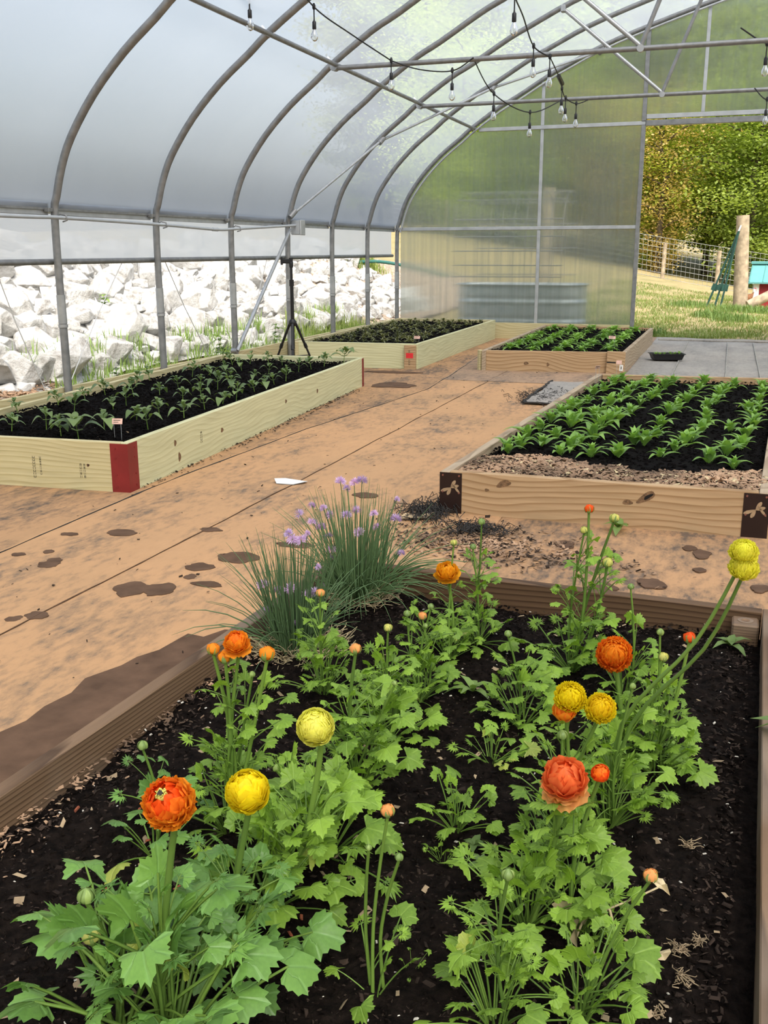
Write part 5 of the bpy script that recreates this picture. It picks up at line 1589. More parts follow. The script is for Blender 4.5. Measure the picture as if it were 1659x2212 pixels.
for row in range(5):
    for k in range(14):
        u = .12+.19*row + r.gauss(0, .018); v = .03+.94*(k+.5)/14+r.gauss(0, .012)
        if r.random() < .05: continue
        x, y = bil(q4, u, v)
        z = soil_h(x, y, .215, .013)-.006
        t = link('doorway_seedling', r.choice(SP), None, (x, y, z), (0, 0, r.uniform(0, 6)), r.uniform(.85, 1.25))
        tag(t, 'green seedling, %s back in row %s of the bed near the doorway' % (ORD[k], ('one','two','three','four','five')[row]), 'seedling', 'leafy seedlings in the bed near the doorway')
q4 = inset(BL, .05)
for a in range(9):
    for b in range(15):
        u = .05+.9*(a+.5)/9+r.gauss(0, .02); v = .02+.96*(b+.5)/15+r.gauss(0, .015)
        x, y = bil(q4, u, v)
        t = link('dusky_seedling', r.choice(TP), None, (x, y, soil_h(x, y, .27, .014)-.006), (0, 0, r.uniform(0, 6)), r.uniform(.8, 1.4))
        tag(t, 'small dusky seedling, %s back in lengthwise row %s of the pale far bed' % (ORD[b], ('one','two','three','four','five','six','seven','eight','nine')[a]), 'seedling', 'dusky seedlings in the pale far bed')

# small weeds on the floor and in the flower bed
def weed(label, x, y, z, n, L, W, seed, mt='weed'):
    me = small_plant_mesh(seed, n, L, W, M[mt], (.1, .9))
    me.name = 'foliage'
    tag(link('small_weed', me, None, (x, y, z), (0, 0, seed)), label, 'weed')
weed('flat round-leaved weed growing against the tan board', -.44, 4.94, .012, 6, .085, .026, 501)
weed('small green weed beside the timber stake', .09, 3.22, .12, 8, .07, .014, 502)
weed('tiny seedling in bare soil between the flower rows', -.43, 1.86, .12, 6, .035, .009, 503)
weed('small feathery weed in bare soil near the coral flower', -.40, 1.80, .12, 9, .035, .006, 504)
weed('dark jagged leaf cluster poking over the timber edge', .245, 2.44, .2, 7, .12, .022, 505)
weed('little grey-green weed in the soil among the middle plants', -.62, 2.62, .12, 7, .07, .012, 506)

# withered stalk and dry roots lying on the soil
t = thing('withered_stalk', 'pale withered flower stalk lying on soil by the peach bud', 'dry stalk', (-.16, 1.62, .125))
MB().tube(smooth_path([(-.02,.0,.004),(.0,.03,.05),(.02,.04,.02),(.035,.05,.055),(.055,.03,.02),(.10,.015,.012),(.135,.01,.01)], 5), .0026, 5).build('stalk', M['straw'], t)
MB().tube(smooth_path([(.03,.05,.05),(.08,.09,.06),(.12,.12,.072)], 5), .0022, 5).build('stalk', M['straw'], t)
for x, y, z, s, sd in ((-.02,.0,.03,.042,1),(.0,.02,.05,.038,2),(.125,.125,.075,.035,3),(.138,.01,.012,.03,4),(-.045,.03,.05,.04,5)):
    rr = rng(sd); vs = [(0,0,0)]
    for k in range(9):
        a = 2*math.pi*k/9; q = s*rr.uniform(.4, .8); vs.append((q*math.cos(a)*.55, q*math.sin(a), s*rr.uniform(-.35, .35)))
    MB().add(vs, [(0,1+k,1+(k+1) % 9) for k in range(9)]).build('withered_leaf', M['straw'], t, (x, y, z), (rr.uniform(-.6,.6), rr.uniform(-.6,.6), rr.uniform(0,6)))
for i, (x, y, s) in enumerate(((.02,1.60,.020),(.005,1.67,.015),(.04,1.70,.013),(-.02,1.50,.013),(.01,2.03,.015))):
    rr = rng(700+i); mb = MB()
    for _ in range(26):
        a = rr.uniform(0, 6.28); p = Vector((s*.4*math.cos(a), s*.4*math.sin(a), rr.uniform(0, s*.5))); pts = [p.copy()]
        for _k in range(3):
            p = p + Vector((rr.gauss(0, s*.4), rr.gauss(0, s*.4), rr.gauss(0, s*.2))); p.z = max(.001, p.z); pts.append(p.copy())
        mb.tube(pts, .0012, 3, 0, cap=False)
    o = mb.build("dry_roots", M["straw_bit"], None, (x, y, SOIL_F(x, y)+.002))
    tag(o, 'tan tangle of dry roots on bare soil, %s of five along the timber' % ORD[i], 'dry roots', 'dry root tangles in the flower bed')

# ------------------------------------------------------------------ plant markers
def marker(label, x, y, z, h, w, rz, tilt=.35, blank=False):
    t = thing('plant_marker', label, 'plant marker', (x, y, z), rz)
    mb = MB()
    mb.tube([(-w*.32, 0, -.05), (-w*.34, 0, h), (-w*.2, .012, h+.012)], .0014, 5)
    mb.tube([(w*.32, 0, -.05), (w*.34, 0, h), (w*.2, .012, h+.012)], .0014, 5)
    mb.build('wire_legs', M['wire'], t)
    pl = MB().box((-w/2, -.001, -.018), (w/2, .001, .018), 0, .0005).build('label_plate', M['pink_label'], t, (0, .002, h+.006), (-tilt, 0, 0))
    if not blank:
        MB().box((-w*.36, -.0016, .004), (w*.30, -.001, .009)).build('label_print', M['print'], pl)
        MB().box((-w*.36, -.0016, -.008), (w*.12, -.001, -.004)).build('label_print', M['print'], pl)
    return t
marker('small pink plant marker on wire legs in the long pale bed', -3.50, 5.20, .255, .105, .065, .25)
marker('pale plant marker among the dusky far seedlings', -3.60, 11.85, .27, .06, .075, .1)
marker('pink plant marker on thin wire in the doorway bed', -1.30, 12.35, .215, .13, .08, .1)
marker('bent pink plant marker leaning over the dragonfly bed edge', -1.07, 9.1, .19, .16, .05, .7, -.5)
marker('bare wire plant marker at the back of the dragonfly bed', -.92, 9.45, .19, .17, .05, .0, .2, True)
t = thing('seed_tray', 'black plastic seed tray on the grey fabric by the doorway', 'tray', (-.70, 13.2, .024), .28)
mb = MB()
def ring(z, s): return [(-.20*s, -.12*s, z), (.20*s, -.12*s, z), (.20*s, .12*s, z), (-.20*s, .12*s, z)]
mb.add(ring(0, .86)+ring(.075, 1.0)+ring(.075, 1.06)+ring(.068, 1.06)+ring(.07, .96)+ring(.045, .92),
       [(3,2,1,0)] + [f for a, b in ((0,1),(1,3),(3,2),(2,4),(4,5)) for f in [(4*a+i, 4*a+(i+1) % 4, 4*b+(i+1) % 4, 4*b+i) for i in range(4)]] + [(20,21,22,23)])
mb.build('tray_body', M['black_plastic'], t)
MB().box((-.18, -.105, .046), (.18, .105, .056)).build('tray_soil', M['soil_black'], t)
r = rng(8)
TS = [small_plant_mesh(s+60, 6, .05, .008, M['row_leaf'], (.4, 1.3)) for s in range(2)]
for i in range(12):
    o = link('tray_sprout', TS[i % 2], None, (-.70+.27*(i % 6-2.5)/5+.03*r.random(), 13.2+.08*(i//6-.5)+.03*(i % 6-2.5)+.0, .078), (0, 0, i), r.uniform(.7, 1.1))
    tag(o, 'tiny sprout growing in the black seed tray', 'sprout', 'sprouts in the seed tray')

# ------------------------------------------------------------------ tripod
TX, TY = -4.64, 10.45
t = thing('tripod', 'black phone tripod standing between the two pale beds', 'tripod', (TX, TY, .0), .35)
BK = M['black_plastic']
MB().tube([(0,0,.30),(0,0,.60)], .019, 10).build('centre_column', BK, t)
MB().tube([(0,0,.55),(0,0,1.02)], .021, 10).build('centre_column', BK, t)
MB().tube([(0,0,.99),(0,0,1.06)], .027, 10).build('column_lock', BK, t)
MB().tube([(0,0,1.03),(0,0,1.20)], .015, 10).build('centre_column', BK, t)
MB().lathe([(.03,.0),(.045,.02),(.045,.05),(.028,.075)], 10).build('leg_hub', BK, t, (0,0,.55))
hd = MB().lathe([(.02,0),(.024,.02),(.024,.06),(.016,.075)], 10).build('pan_head', BK, t, (0,0,1.19))
MB().box((-.10,-.02,.045), (.02,.02,.095), 0, .008).build('phone_clamp', BK, hd)
MB().box((-.115,-.028,.03), (-.09,.028,.115), 0, .006).build('clamp_jaw', BK, hd)
MB().tube([(0,0,.08),(.0,.0,.105)], .022, 8).build('tilt_knob', BK, hd)
for k in range(3):
    a = k*2.094 + 2.65
    c, s = math.cos(a), math.sin(a)
    P = lambda d, z: (d*c, d*s, z)
    lg = MB().tube([P(.04,.575), P(.155,.33)], .015, 8).build('leg', BK, t)
    MB().tube([P(.15,.345), P(.168,.30)], .020, 8).build('leg_lock', BK, lg)
    MB().tube([P(.155,.33), P(.235,.155)], .012, 8).build('leg_section', BK, lg)
    MB().tube([P(.228,.17), P(.246,.13)], .016, 8).build('leg_lock', BK, lg)
    MB().tube([P(.235,.155), P(.298,.022)], .009, 8).build('leg_section', BK, lg)
    MB().tube([P(.295,.03), P(.305,.014)], .013, 8).build('foot', M['black_rubber'], lg)
    MB().tube([P(.0,.215), P(.205,.215)], .006, 6).build('spreader_bar', BK, lg)
MB().tube([(0,0,.19),(0,0,.31)], .014, 8).build('centre_column', BK, t)

# ------------------------------------------------------------------ string lights
def bulb_meshes():
    s = MB().lathe([(.006,0),(.008,-.012),(.017,-.022),(.0175,-.075),(.014,-.082)], 10).mesh('socket', M['black_plastic'])
    g = MB().lathe([(.013,-.078),(.015,-.09),(.028,-.118),(.032,-.138),(.028,-.158),(.014,-.172),(.003,-.176)], 12).mesh('glass_bulb', M['glass'])
    f = MB().tube([(-.008,0,-.085),(-.006,0,-.125),(.0,0,-.14),(.006,0,-.125),(.008,0,-.085)], .0016, 4).mesh('filament', M['clip'])
    return s, g, f
SOCK, GLS, FIL = bulb_meshes()
CL = ['string light cable over the roof pipe at the top edge of the roof', 'string light cable dropping to the nearer truss from the roof pipe', 'string light cable looping along the nearer truss bar',
      'string light cable sagging from the nearer truss to the farther one', 'string light cable falling steeply to the nearer truss bar', 'string light cable with a plug joint between both trusses',
      'string light hanging at the frame edge on the nearer truss', 'string light hanging at the frame edge on the farther truss']
for ci, (pts, bl_) in enumerate(zip(CABLES, CABLE_BULBS)):
    base = Vector(pts[0])
    t = thing('string_light', CL[ci], 'string light', base, 0, 'string lights under the roof')
    rel = [tuple(Vector(p)-base) for p in pts]
    MB().tube(smooth_path(rel, 6), .0065, 6).build('cable', M['black_rubber'], t)
    for b in bl_:
        p = Vector(rel[b])
        if b not in (0,) or True:
            d = MB().tube([(0,0,.03),(0,0,-.10)], .0055, 6).build('lamp_drop', M['black_rubber'], t, p)
            MB().lathe([(.010,-.02),(.015,-.008),(.015,.012),(.008,.028)], 8).build('cable_tap', M['black_rubber'], d)
            link('socket', SOCK, d, (0, 0, -.095)); link('glass_bulb', GLS, d, (0, 0, -.095)); link('filament', FIL, d, (0, 0, -.095))
    if ci == 5:
        p = Vector(rel[1]); MB().tube([p+Vector((0,-.1,.02)), p+Vector((0,.15,-.02))], .024, 8).build('plug_joint', M['black_plastic'], t)

# ------------------------------------------------------------------ white rock pile
def rock_mesh(seed):
    r = rng(seed); bm = bmesh.new()
    sx, sy, sz = r.uniform(.75, 1.25), r.uniform(.6, 1.0), r.uniform(.5, .8)
    for _ in range(20):
        v = Vector((r.gauss(0, 1), r.gauss(0, 1), r.gauss(0, 1))).normalized()*r.uniform(.85, 1.1)
        v = Vector([math.copysign(abs(c)**.8, c) for c in v])
        bm.verts.new((v.x*sx, v.y*sy, v.z*sz))
    res = bmesh.ops.convex_hull(bm, input=bm.verts)
    bmesh.ops.delete(bm, geom=[g for g in res['geom_unused'] if isinstance(g, bmesh.types.BMVert)], context='VERTS')
    bmesh.ops.dissolve_limit(bm, angle_limit=.12, verts=bm.verts, edges=bm.edges)
    bmesh.ops.bevel(bm, geom=list(bm.edges), offset=.022, segments=1, affect='EDGES', clamp_overlap=True)
    bmesh.ops.triangulate(bm, faces=bm.faces)
    me = bpy.data.meshes.new('white_rock'); bm.to_mesh(me); bm.free()
    me.materials.append(M['rock'])
    return me
ROCKS = [rock_mesh(s) for s in range(14)]
r = rng(12)
spots = []
y = 4.6
while y < 20.6:
    d = 0.0
    while d < 2.5:
        x = -6.25 - d + r.uniform(-.08, .08)
        yy = y + r.uniform(-.10, .10)
        spots.append((x, yy))
        d += r.uniform(.24, .38)
    y += r.uniform(.27, .40)
big = []
for (x, yy) in spots:
    s = r.choice((.15, .19, .22, .26, .30))*r.uniform(.85, 1.15)
    big.append((x, yy, T(x, yy)+s*.28, s))
# what stands below the sight line under the curtain is in view
def vis(p):
    k = (5.25)/(-p[0]); zl = 1.38 + (p[2]-1.38)*k
    return zl < 1.36
seen = [p for p in big if vis(p)]
rest = [p for p in big if not vis(p)]
seen.sort(key=lambda p: p[1])
n_ind = 0
extra = []
for p in seen:
    if n_ind >= 300: extra.append(p); continue
    o = link('white_rock', r.choice(ROCKS), None, p[:3], (r.uniform(-.5, .5), r.uniform(-.5, .5), r.uniform(0, 6.28)), p[3])
    tag(o, 'angular white rock in the heaped pile outside the rolled-up wall', 'rock', 'white rocks of the heaped pile')
    n_ind += 1
mb = MB()
def add_rock(x, yy, z, s):
    me = r.choice(ROCKS)
    M3 = Matrix.Rotation(r.uniform(0, 6.28), 3, 'Z') @ Matrix.Rotation(r.uniform(-.6, .6), 3, 'X')
    mb.add([M3 @ (v.co*s) + Vector((x, yy, z)) for v in me.vertices], [tuple(p.vertices) for p in me.polygons])
for p in extra + rest: add_rock(*p)
for _ in range(1800):
    x = -6.1 - 2.6*r.random(); yy = 4.6+16*r.random(); s = r.uniform(.06, .12)
    add_rock(x, yy, T(x, yy)+s*.4, s)
tag(mb.build('rock_rubble', M['rock']), 'small white rubble filling gaps in the rock pile', 'rubble', kind='stuff')

# mulch and weeds between wall and rocks
ms = [(r.uniform(-6.15, -5.3), r.uniform(5.4, 8.2), 0) for _ in range(2600)]
ms = [(x, y_, T(x, y_)+.03+.30*max(0, 1-abs(x+5.75)*1.9)*max(0, 1-abs(y_-6.5)*.6)) for x, y_, _ in ms]
o = chips('wood_chip_mulch', ms, M['chip'], .022, 91, None, .25); tag(o, 'coarse wood chips outside along the wall foot', 'mulch', kind='stuff')
def grass(name, label, spots, L, W, mt, seed, lean=.5, cat='grass', parent=None):
    r = rng(seed); vs = []; fs = []
    for (x, y, z) in spots:
        a = r.uniform(0, 6.28); l = L*r.uniform(.5, 1.3); k = abs(r.gauss(0, lean))
        dx, dy = math.cos(a), math.sin(a); w = W*r.uniform(.6, 1.4)
        b = len(vs)
        vs += [(x-dy*w, y+dx*w, z), (x+dy*w, y-dx*w, z), (x+dx*l*k*.4+dy*w*.7, y+dy*l*k*.4-dx*w*.7, z+l*.6), (x+dx*l*k*.4-dy*w*.7, y+dy*l*k*.4+dx*w*.7, z+l*.6), (x+dx*l*k, y+dy*l*k, z+l*(1-.25*k))]
        fs += [(b, b+1, b+2, b+3), (b+3, b+2, b+4)]
    o = MB().add(vs, fs).build(name, mt, parent)
    if label: tag(o, label, cat, kind='stuff')
    else: o['kind'] = 'stuff'
    return o
sp = []
for _ in range(6500):
    x = r.uniform(-6.32, -5.32); y_ = 5.5+10.6*r.random()
    if fbm(x*1.2, y_*.9, 2) + (y_-9)*.03 < -.05: continue
    sp.append((x, y_, T(x, y_)))
grass('wild_grass', 'wild grass growing between the posts and the white rocks', [(a, b, c+(.12 if a < -6.15 else .0)) for a, b, c in sp], .21, .006, M['weed'], 13)
sp = [(r.uniform(-6.3, -5.35), 13.2+3.0*r.random(), 0) for _ in range(1500)]
grass('tall_grass', 'tall green grass clump outside near the end wall', [(x, y_, T(x, y_)) for x, y_, _ in sp], .30, .006, M['grass_blade'], 14, .4)
sp = [(r.gauss(-7.6, .18), r.gauss(20.9, .35), 0) for _ in range(500)]
grass('bank_grass', 'green tuft on the gravel bank above the hose', [(x, y_, T(x, y_)+.05) for x, y_, _ in sp], .25, .012, M['grass_blade'], 15, .5)
def bushy(label, x, y_, h, n, seed):
    t = thing('tall_weed', label, 'weed', (x, y_, T(x, y_)))
    rr = rng(seed)
    mb = MB(); mb.tube([(0,0,0),(rr.uniform(-.04,.04),.02,h*.6),(rr.uniform(-.05,.05),0,h)], [.005,.004,.002], 5); mb.build('stem', M['weed'], t)
    me = [small_plant_mesh(seed+k, 5, .10, .022, M['weed'], (.0, .6)) for k in range(2)]
    for k in range(n):
        link('leaf_whorl', me[k % 2], t, (rr.uniform(-.03,.03), rr.uniform(-.03,.03), h*(.15+.85*k/n)), (0, 0, rr.uniform(0, 6)), rr.uniform(.7, 1.2))
bushy('jagged dark green weed at the wall foot between two posts', -5.45, 8.15, .34, 7, 601)
bushy('leafy weed in front of the rocks beside the slanted brace', -5.6, 10.5, .45, 8, 602)
bushy('thin weed growing behind the tripod', -5.55, 11.95, .50, 8, 603)
bushy('small bright weed sprouting high between the white rocks', -6.9, 10.2, .30, 5, 604)
bushy('low weed among the wood chips at the wall foot', -5.55, 6.6, .2, 5, 605)
bushy('lime green sprig among the far white rocks', -7.0, 17.6, .35, 5, 606)
t = MB().tube(smooth_path([(-8.1,19.6,1.15),(-7.7,20.2,1.12),(-7.2,20.9,1.13),(-6.6,21.4,1.0),(-5.9,21.8,.8)], 6), .035, 8).build('garden_hose', M['hose'])
tag(t, 'dark green hose lying across the gravel bank', 'hose')

# ------------------------------------------------------------------ behind the end wall
t = thing('stock_tank', 'long oval galvanized stock tank behind the hazy end wall', 'tank', (-3.53, 18.05, T(-3.5, 18)-.01))
mb = MB(); prof = []
for i in range(33):
    z = .78*i/32
    b = 0.0
    for zc in (.16, .50): b += .018*math.exp(-((z-zc)/.022)**2) - .010*math.exp(-((z-zc-.06)/.03)**2)
    prof.append((b, z))
prof += [(.022, .785), (.03, .80), (.022, .815), (0, .81), (-.012, .79), (-.015, .5)]
n = 48; vs = []
for b, z in prof:
    for k in range(n):
        a = 2*math.pi*k/n; c, s = math.cos(a), math.sin(a)
        vs.append((math.copysign(.72, c)*(1 if abs(c) > 1e-6 else 0) + (.43+b)*c, (.43+b)*s, z))
mb.add(vs, [(i*n+k, i*n+(k+1) % n, (i+1)*n+(k+1) % n, (i+1)*n+k) for i in range(len(prof)-1) for k in range(n)], 0, True)
mb.build('tank_wall', M['tank'], t)
MB().prism([(math.copysign(.72, math.cos(2*math.pi*k/n)+1e-9)+.41*math.cos(2*math.pi*k/n), .41*math.sin(2*math.pi*k/n)) for k in range(n)], 'z', .68, .70).build('tank_soil', M['soil'], t)
MB().box((-.60, -.452, .24), (-.55, -.442, .40)).build('tank_label', M['white_paint'], t)
t = thing('wire_trellis', 'arched wire panel trellis rising over the stock tank', 'trellis', (-3.85, 19.1, 0))
hoop = [( -.9, .72), (-.9, 1.3), (-.88, 1.75), (-.72, 2.12), (-.42, 2.33), (0, 2.40), (.42, 2.33), (.72, 2.12), (.88, 1.75), (.9, 1.3), (.9, .3)]
for i in range(10):
    MB().tube([(-.98+1.96*i/9, y_, z) for y_, z in hoop], .009, 5).build('hoop_wire', M['steel'], t)
for y_, z in [(-.9,.9),(-.9,1.1),(-.9,1.35),(-.88,1.6),(-.82,1.9),(-.6,2.24),(0,2.40),(.6,2.24),(.86,1.85),(.9,1.4),(.9,.9)]:
    MB().tube([(-1.0, y_, z), (1.0, y_, z)], .009, 5).build('cross_wire', M['steel'], t)
def log(name, label, A, B, r0, r1, cat='post', seed=0):
    A = Vector(A); B = Vector(B); n_ = 10; rr = rng(seed)
    mb = MB(); k = 12; vs = []
    ax = (B-A).normalized(); u = ax.orthogonal().normalized(); w = ax.cross(u)
    for i in range(n_+1):
        f = i/n_; c = A.lerp(B, f) - A; rad = r0+(r1-r0)*f
        for j in range(k):
            t_ = 2*math.pi*j/k
            q = rad*(1+.07*fbm(math.cos(t_)*1.5+seed, math.sin(t_)*1.5, f*3))
            vs.append(c + u*q*math.cos(t_) + w*q*math.sin(t_))
    mb.add(vs, [(i*k+j, i*k+(j+1) % k, (i+1)*k+(j+1) % k, (i+1)*k+j) for i in range(n_) for j in range(k)], 0, True)
    mb.add(vs[-k:], [tuple(range(k))]); mb.add(vs[:k], [tuple(range(k))[::-1]])
    return tag(mb.build(name, M['log'], None, A), label, cat)
log('fence_post', 'thick round wooden post seen hazily behind the end wall', (-4.18, 24, .05), (-4.12, 24, 2.75), .15, .14, seed=1)
log('gate_post', 'tall weathered round wooden post outside the doorway', (.262, 26.0, -.05), (.145, 26, 2.14), .175, .15, seed=2)
log('brace_log', 'slanted weathered log bracing the post outside the doorway', (.42, 25.4, .08), (2.0, 25.9, .88), .12, .11, 'log', seed=3)
for i, (dx, lab) in enumerate(((-.78, 'first'), (-.60, 'second'), (-.46, 'third'))):
    t = thing('steel_fence_stake', '%s green steel stake leaning on the round wooden post' % lab, 'stake', (.262+dx, 25.7-.1*i, T(.26+dx, 25.7)), 0, 'green stakes leaning on the post')
    top = Vector((-dx-.14-.03*i, .15, 1.9-.12*i))
    MB().tube([(0,0,0), top*.93], .024, 5).build('stake_shaft', M['tpost'], t)
    MB().tube([top*.93, top], .022, 5).build('stake_tip', M['white_paint'] if i == 0 else M['tpost'], t)
    d = top.normalized(); MB().box((-.07,-.004,0), (.07,.004,.16)).build('anchor_plate', M['tpost'], t, d*.42, (0, math.atan2(d.x, d.z), 0))
# wire fence
def wire_fence(label, P, posts, h, rows, pitch):
    base = Vector((P[0][0], P[0][1], T(*P[0])))
    t = thing('wire_fence', label, 'fence', base)
    A = Vector(P[0]); B = Vector(P[1]); L = (B-A).length
    n_ = int(L/.9)
    for k in range(rows):
        z = h*k/(rows-1)+.03
        pts = []
        for i in range(n_+1):
            p = A.lerp(B, i/n_); pts.append(Vector((p.x, p.y, T(p.x, p.y)+z)) - base)
        MB().tube(pts, .008, 4).build('line_wire', M['steel_light'], t)
    mb = MB()
    for i in range(int(L/pitch)+1):
        p = A.lerp(B, min(1, i*pitch/L)); q = Vector((p.x, p.y, T(p.x, p.y))) - base
        mb.tube([q+Vector((0,0,.03)), q+Vector((0,0,h+.03))], .005, 3, cap=False)
    o = mb.build('stay_wires', M['steel_light'], t); o['kind'] = 'stuff'
    return t
wire_fence('square mesh wire fence along the wood edge', ((-13.5, 41.0), (3.5, 38.6)), None, 1.45, 9, .16)
for i, (x, y_, h) in enumerate(((-11.2,40.8,1.6),(-6.8,40.1,1.5),(-2.44,39.5,1.30),(-.5,39.2,1.35),(1.6,38.9,1.4))):
    z = T(x, y_)
    log('fence_post', 'slim pale wooden post of the wire fence, %s along it' % ORD[i], (x, y_, z-.1), (x+.03, y_, z+h), .085, .075, seed=10+i)
# little red coop
t = thing('chicken_coop', 'small red coop with a teal metal roof outside the doorway', 'coop', (1.30, 28.2, T(1.3, 28)+.02), -.12)
MB().box((-.62,-.35,.0), (.7,.45,.68), 0, .01).build('coop_wall', M['red_wall'], t)
MB().box((-.70,-.40,.0), (-.56,-.30,.68), 0, .01).build('corner_board', M['white_paint'], t)
for k in range(5): MB().box((-.5+.24*k,-.356,.02), (-.49+.24*k,-.350,.66)).build('wall_batten', M['red_wall'], t)
MB().add([(-.82,-.52,.62),(.9,-.52,.62),(.9,.05,1.10),(-.82,.05,1.10),(-.82,-.52,.66),(.9,-.52,.66),(.9,.05,1.14),(-.82,.05,1.14)],
         [(0,3,2,1),(4,5,6,7),(0,1,5,4),(1,2,6,5),(2,3,7,6),(3,0,4,7)]).build('roof_panel', M['teal'], t)
MB().add([(-.82,.62,.62),(.9,.62,.62),(.9,.05,1.10),(-.82,.05,1.10),(-.82,.62,.66),(.9,.62,.66),(.9,.05,1.14),(-.82,.05,1.14)],
         [(0,1,2,3),(7,6,5,4),(4,5,1,0),(5,6,2,1),(6,7,3,2),(7,4,0,3)]).build('roof_panel', M['teal'], t)
MB().box((-.84,-.06,1.10), (.92,.16,1.17), 0, .01).build('ridge_cap', M['teal'], t)
for k in range(6):
    x = -.80+.33*k
    MB().tube([(x,-.52,.67),(x,.03,1.13)], .012, 4).build('roof_seam', M['teal'], t)
# hen beside the coop
t = thing('hen', 'russet hen with a pale head standing beside the red coop', 'hen', (.44, 27.2, T(.44, 27.2)+.02), .3)
def hen_body():
    mb = MB(); k = 12
    sec = [(-.17,.27,.012,.02),(-.13,.25,.05,.055),(-.06,.225,.085,.095),(.02,.22,.09,.105),(.08,.25,.07,.09),(.11,.31,.042,.06),(.125,.37,.03,.038),(.14,.41,.032,.034),(.17,.415,.02,.022),(.19,.41,.006,.008)]
    vs = []
    for x, z, ry, rz in sec:
        for j in range(k):
            a = 2*math.pi*j/k; vs.append((x, ry*math.cos(a), z+rz*math.sin(a)))
    mb.add(vs, [(i*k+j, i*k+(j+1) % k, (i+1)*k+(j+1) % k, (i+1)*k+j) for i in range(len(sec)-1) for j in range(k)], 0, True)
    for s in (-1, 1):
        mb.tube([(.0, s*.035, .16), (.015, s*.035, .07), (0, s*.035, .01), (.05, s*.035, .0)], [.02, .009, .007, .005], 6, 0)
    return mb
hen_body().build('body', M['feather'], t)
MB().lathe([(.034,-.05),(.036,0),(.028,.03),(.005,.042)], 10).build('head_plumage', M['feather_white'], t, (.142, 0, .415))
MB().add([(.12,0,.45),(.15,0,.49),(.17,0,.465),(.19,0,.47),(.185,0,.44),(.13,.008,.44),(.18,.008,.44),(.13,-.008,.44),(.18,-.008,.44)], [(0,1,5),(1,2,5),(2,6,5),(2,3,6),(3,4,6),(0,7,1),(1,7,2),(2,7,8),(2,8,3),(3,8,4)]).build('comb', M['red_wall'], t)
# meadow grass in view through the doorway
sp = []
for _ in range(42000):
    y_ = 16.95 + 17*r.random()**1.6; x = -3.6 + (6.4)*r.random()
    if fbm(x*.9, y_*.7, 8) < -.12 and r.random() < .75: continue
    sp.append((x, y_, T(x, y_)))
grass('meadow_grass', 'green and straw coloured grass outside the doorway', sp, .075, .006, M['grass_blade'], 77, .8)
sp = []
for cx, cy, n_, s_ in ((-.35,22.3,500,.18),(.1,21.2,400,.2),(.25,24.6,700,.28),(-.9,25.5,400,.3),(-1.25,17.4,300,.15),(.9,24.6,500,.3)):
    sp += [(x, y_, T(x, y_)) for x, y_ in [(r.gauss(cx, s_), r.gauss(cy, s_)) for _ in range(n_)]]
grass('grass_tufts', 'taller deep green grass tufts outside the doorway', sp, .17, .008, M['weed'], 78, .5)
sp = [(r.uniform(-3, 3), r.uniform(18, 34), 0) for _ in range(9000)]
sp = [(x, y_, T(x, y_)) for x, y_, _ in sp if fbm(x*.8, y_*.6, 3) > .12]
grass('straw_grass', 'dry straw patches in the meadow grass', sp, .06, .008, M['straw'], 79, 1.2)

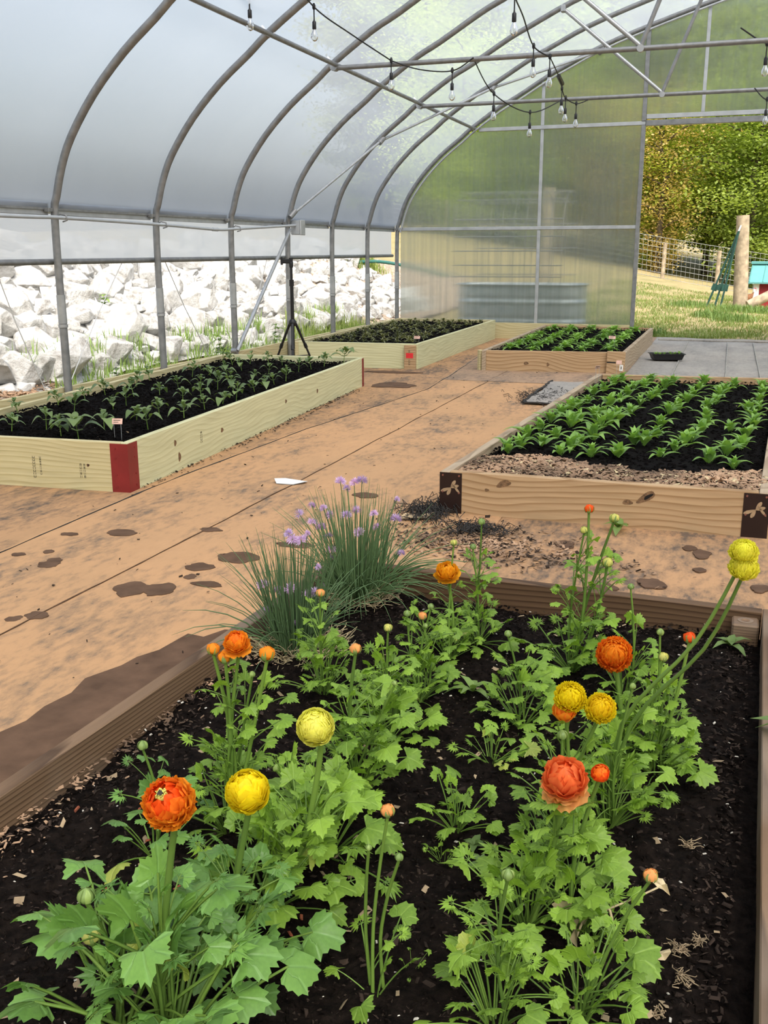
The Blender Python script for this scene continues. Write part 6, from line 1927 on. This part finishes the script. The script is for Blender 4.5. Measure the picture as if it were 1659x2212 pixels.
# ------------------------------------------------------------------ woodland
def tree_meshes(seed, h, mt, n, rad, leaf=.16, low=.12):
    r = rng(seed); mb = MB()
    tp = [(0,0,0)]
    for k in range(1, 8): tp.append((.04*k*r.uniform(-1, 1), .04*k*r.uniform(-1, 1), h*.9*k/7))
    mb.tube(tp, [.17-.019*k for k in range(8)], 8)
    cl = []
    for k in range(26):
        z = h*(low + (.9-low)*k/25); a = k*2.4; L = rad*r.uniform(.45, 1.0)*math.sin(math.pi*min(1, .25+.75*(1-k/26)))**.6
        b = tp[min(7, int(z/(h*.9)*7))]
        e = Vector((b[0]+L*math.cos(a), b[1]+L*math.sin(a), z+L*.22))
        mb.tube([(b[0], b[1], z-.1), ((b[0]+e.x)/2, (b[1]+e.y)/2, z+L*.16), e], [.045, .03, .010], 5)
        for f in (.35, .6, .8, 1.0): cl.append((Vector((b[0], b[1], z)).lerp(e, f), .30+.5*f*L/rad))
    trunk = mb.mesh('trunk', M['bark'])
    vs = []; fs = []
    per = max(4, n//len(cl))
    for c, s in cl:
        for _ in range(per):
            p = c + Vector((r.gauss(0, s*1.1), r.gauss(0, s*1.1), r.gauss(0, s*.45)))
            d = Vector((r.gauss(0, 1), r.gauss(0, 1), r.gauss(0, .35))).normalized(); s2 = d.orthogonal().normalized()
            nn = d.cross(Vector((r.gauss(0, .5), r.gauss(0, .5), 1))).normalized()
            l = leaf*r.uniform(.6, 1.5); w = l*.36; k = len(vs)
            vs += [p, p+d*l*.5+nn*w, p+d*l, p+d*l*.5-nn*w]
            fs.append((k, k+1, k+2, k+3))
    crown = MB().add(vs, fs).mesh('crown', mt)
    return trunk, crown
TV = [tree_meshes(1, 13, M['tree_a'], 26000, 3.6, .15), tree_meshes(2, 11, M['tree_b'], 26000, 3.6, .15), tree_meshes(3, 14, M['tree_c'], 22000, 3.8, .18),
      tree_meshes(4, 8, M['tree_b'], 26000, 3.0, .12, .05), tree_meshes(5, 7, M['tree_d'], 14000, 2.6, .10, .05), tree_meshes(6, 15, M['tree_c'], 22000, 4.0, .18)]
TL = ['olive green woodland tree', 'lime green woodland tree', 'dark green woodland tree', 'low lime green understorey tree', 'russet tinged young tree', 'tall dark woodland tree']
r = rng(99)
trees = [(-3.4,46,3),( .6,45,3),(3.5,46,3),(-5.6,45.5,4),(-3.0,44.6,4),(-8.5,47,3),(-12.5,48,3),(1.8,50,1),(-1.2,50,0),(-5,50,0),(4.5,51,0),(-8.5,52,1),(-12,53,0),(-16,54,1),(-20,55,0),(-25,57,2),
         (-3,56,2),(1.2,57,5),(5,57,2),(-7,57,5),(-11,59,2),(-15,60,5),(-19,61,2),(8,55,1),(-24,52,0),(-30,58,1),(-22,64,5),(0,63,2),(-4.5,64,2),(-9,66,2),(4,65,5),(9,63,2),(-14,67,2),(-30,66,2),(12,58,0)]
WH = ['at the fence', 'second rank', 'deep in the wood']
trees = [q for q in trees if q[0]/q[1] > -.37]
for i, (x, y_, k) in enumerate(trees):
    nk = sorted([q[0] for q in trees if q[2] == k], reverse=True).index(x)
    o = thing('woodland_tree', '%s behind the wire fence, %s such from the coop' % (TL[k], ORD[nk]), 'tree', (x, y_, T(x, y_)-.1), r.uniform(0, 6.28), 'trees of the wood: ' + TL[k])
    s = r.uniform(.9, 1.15); o.scale = (s, s, s*r.uniform(.95, 1.15))
    link('trunk', TV[k][0], o); link('crown', TV[k][1], o)
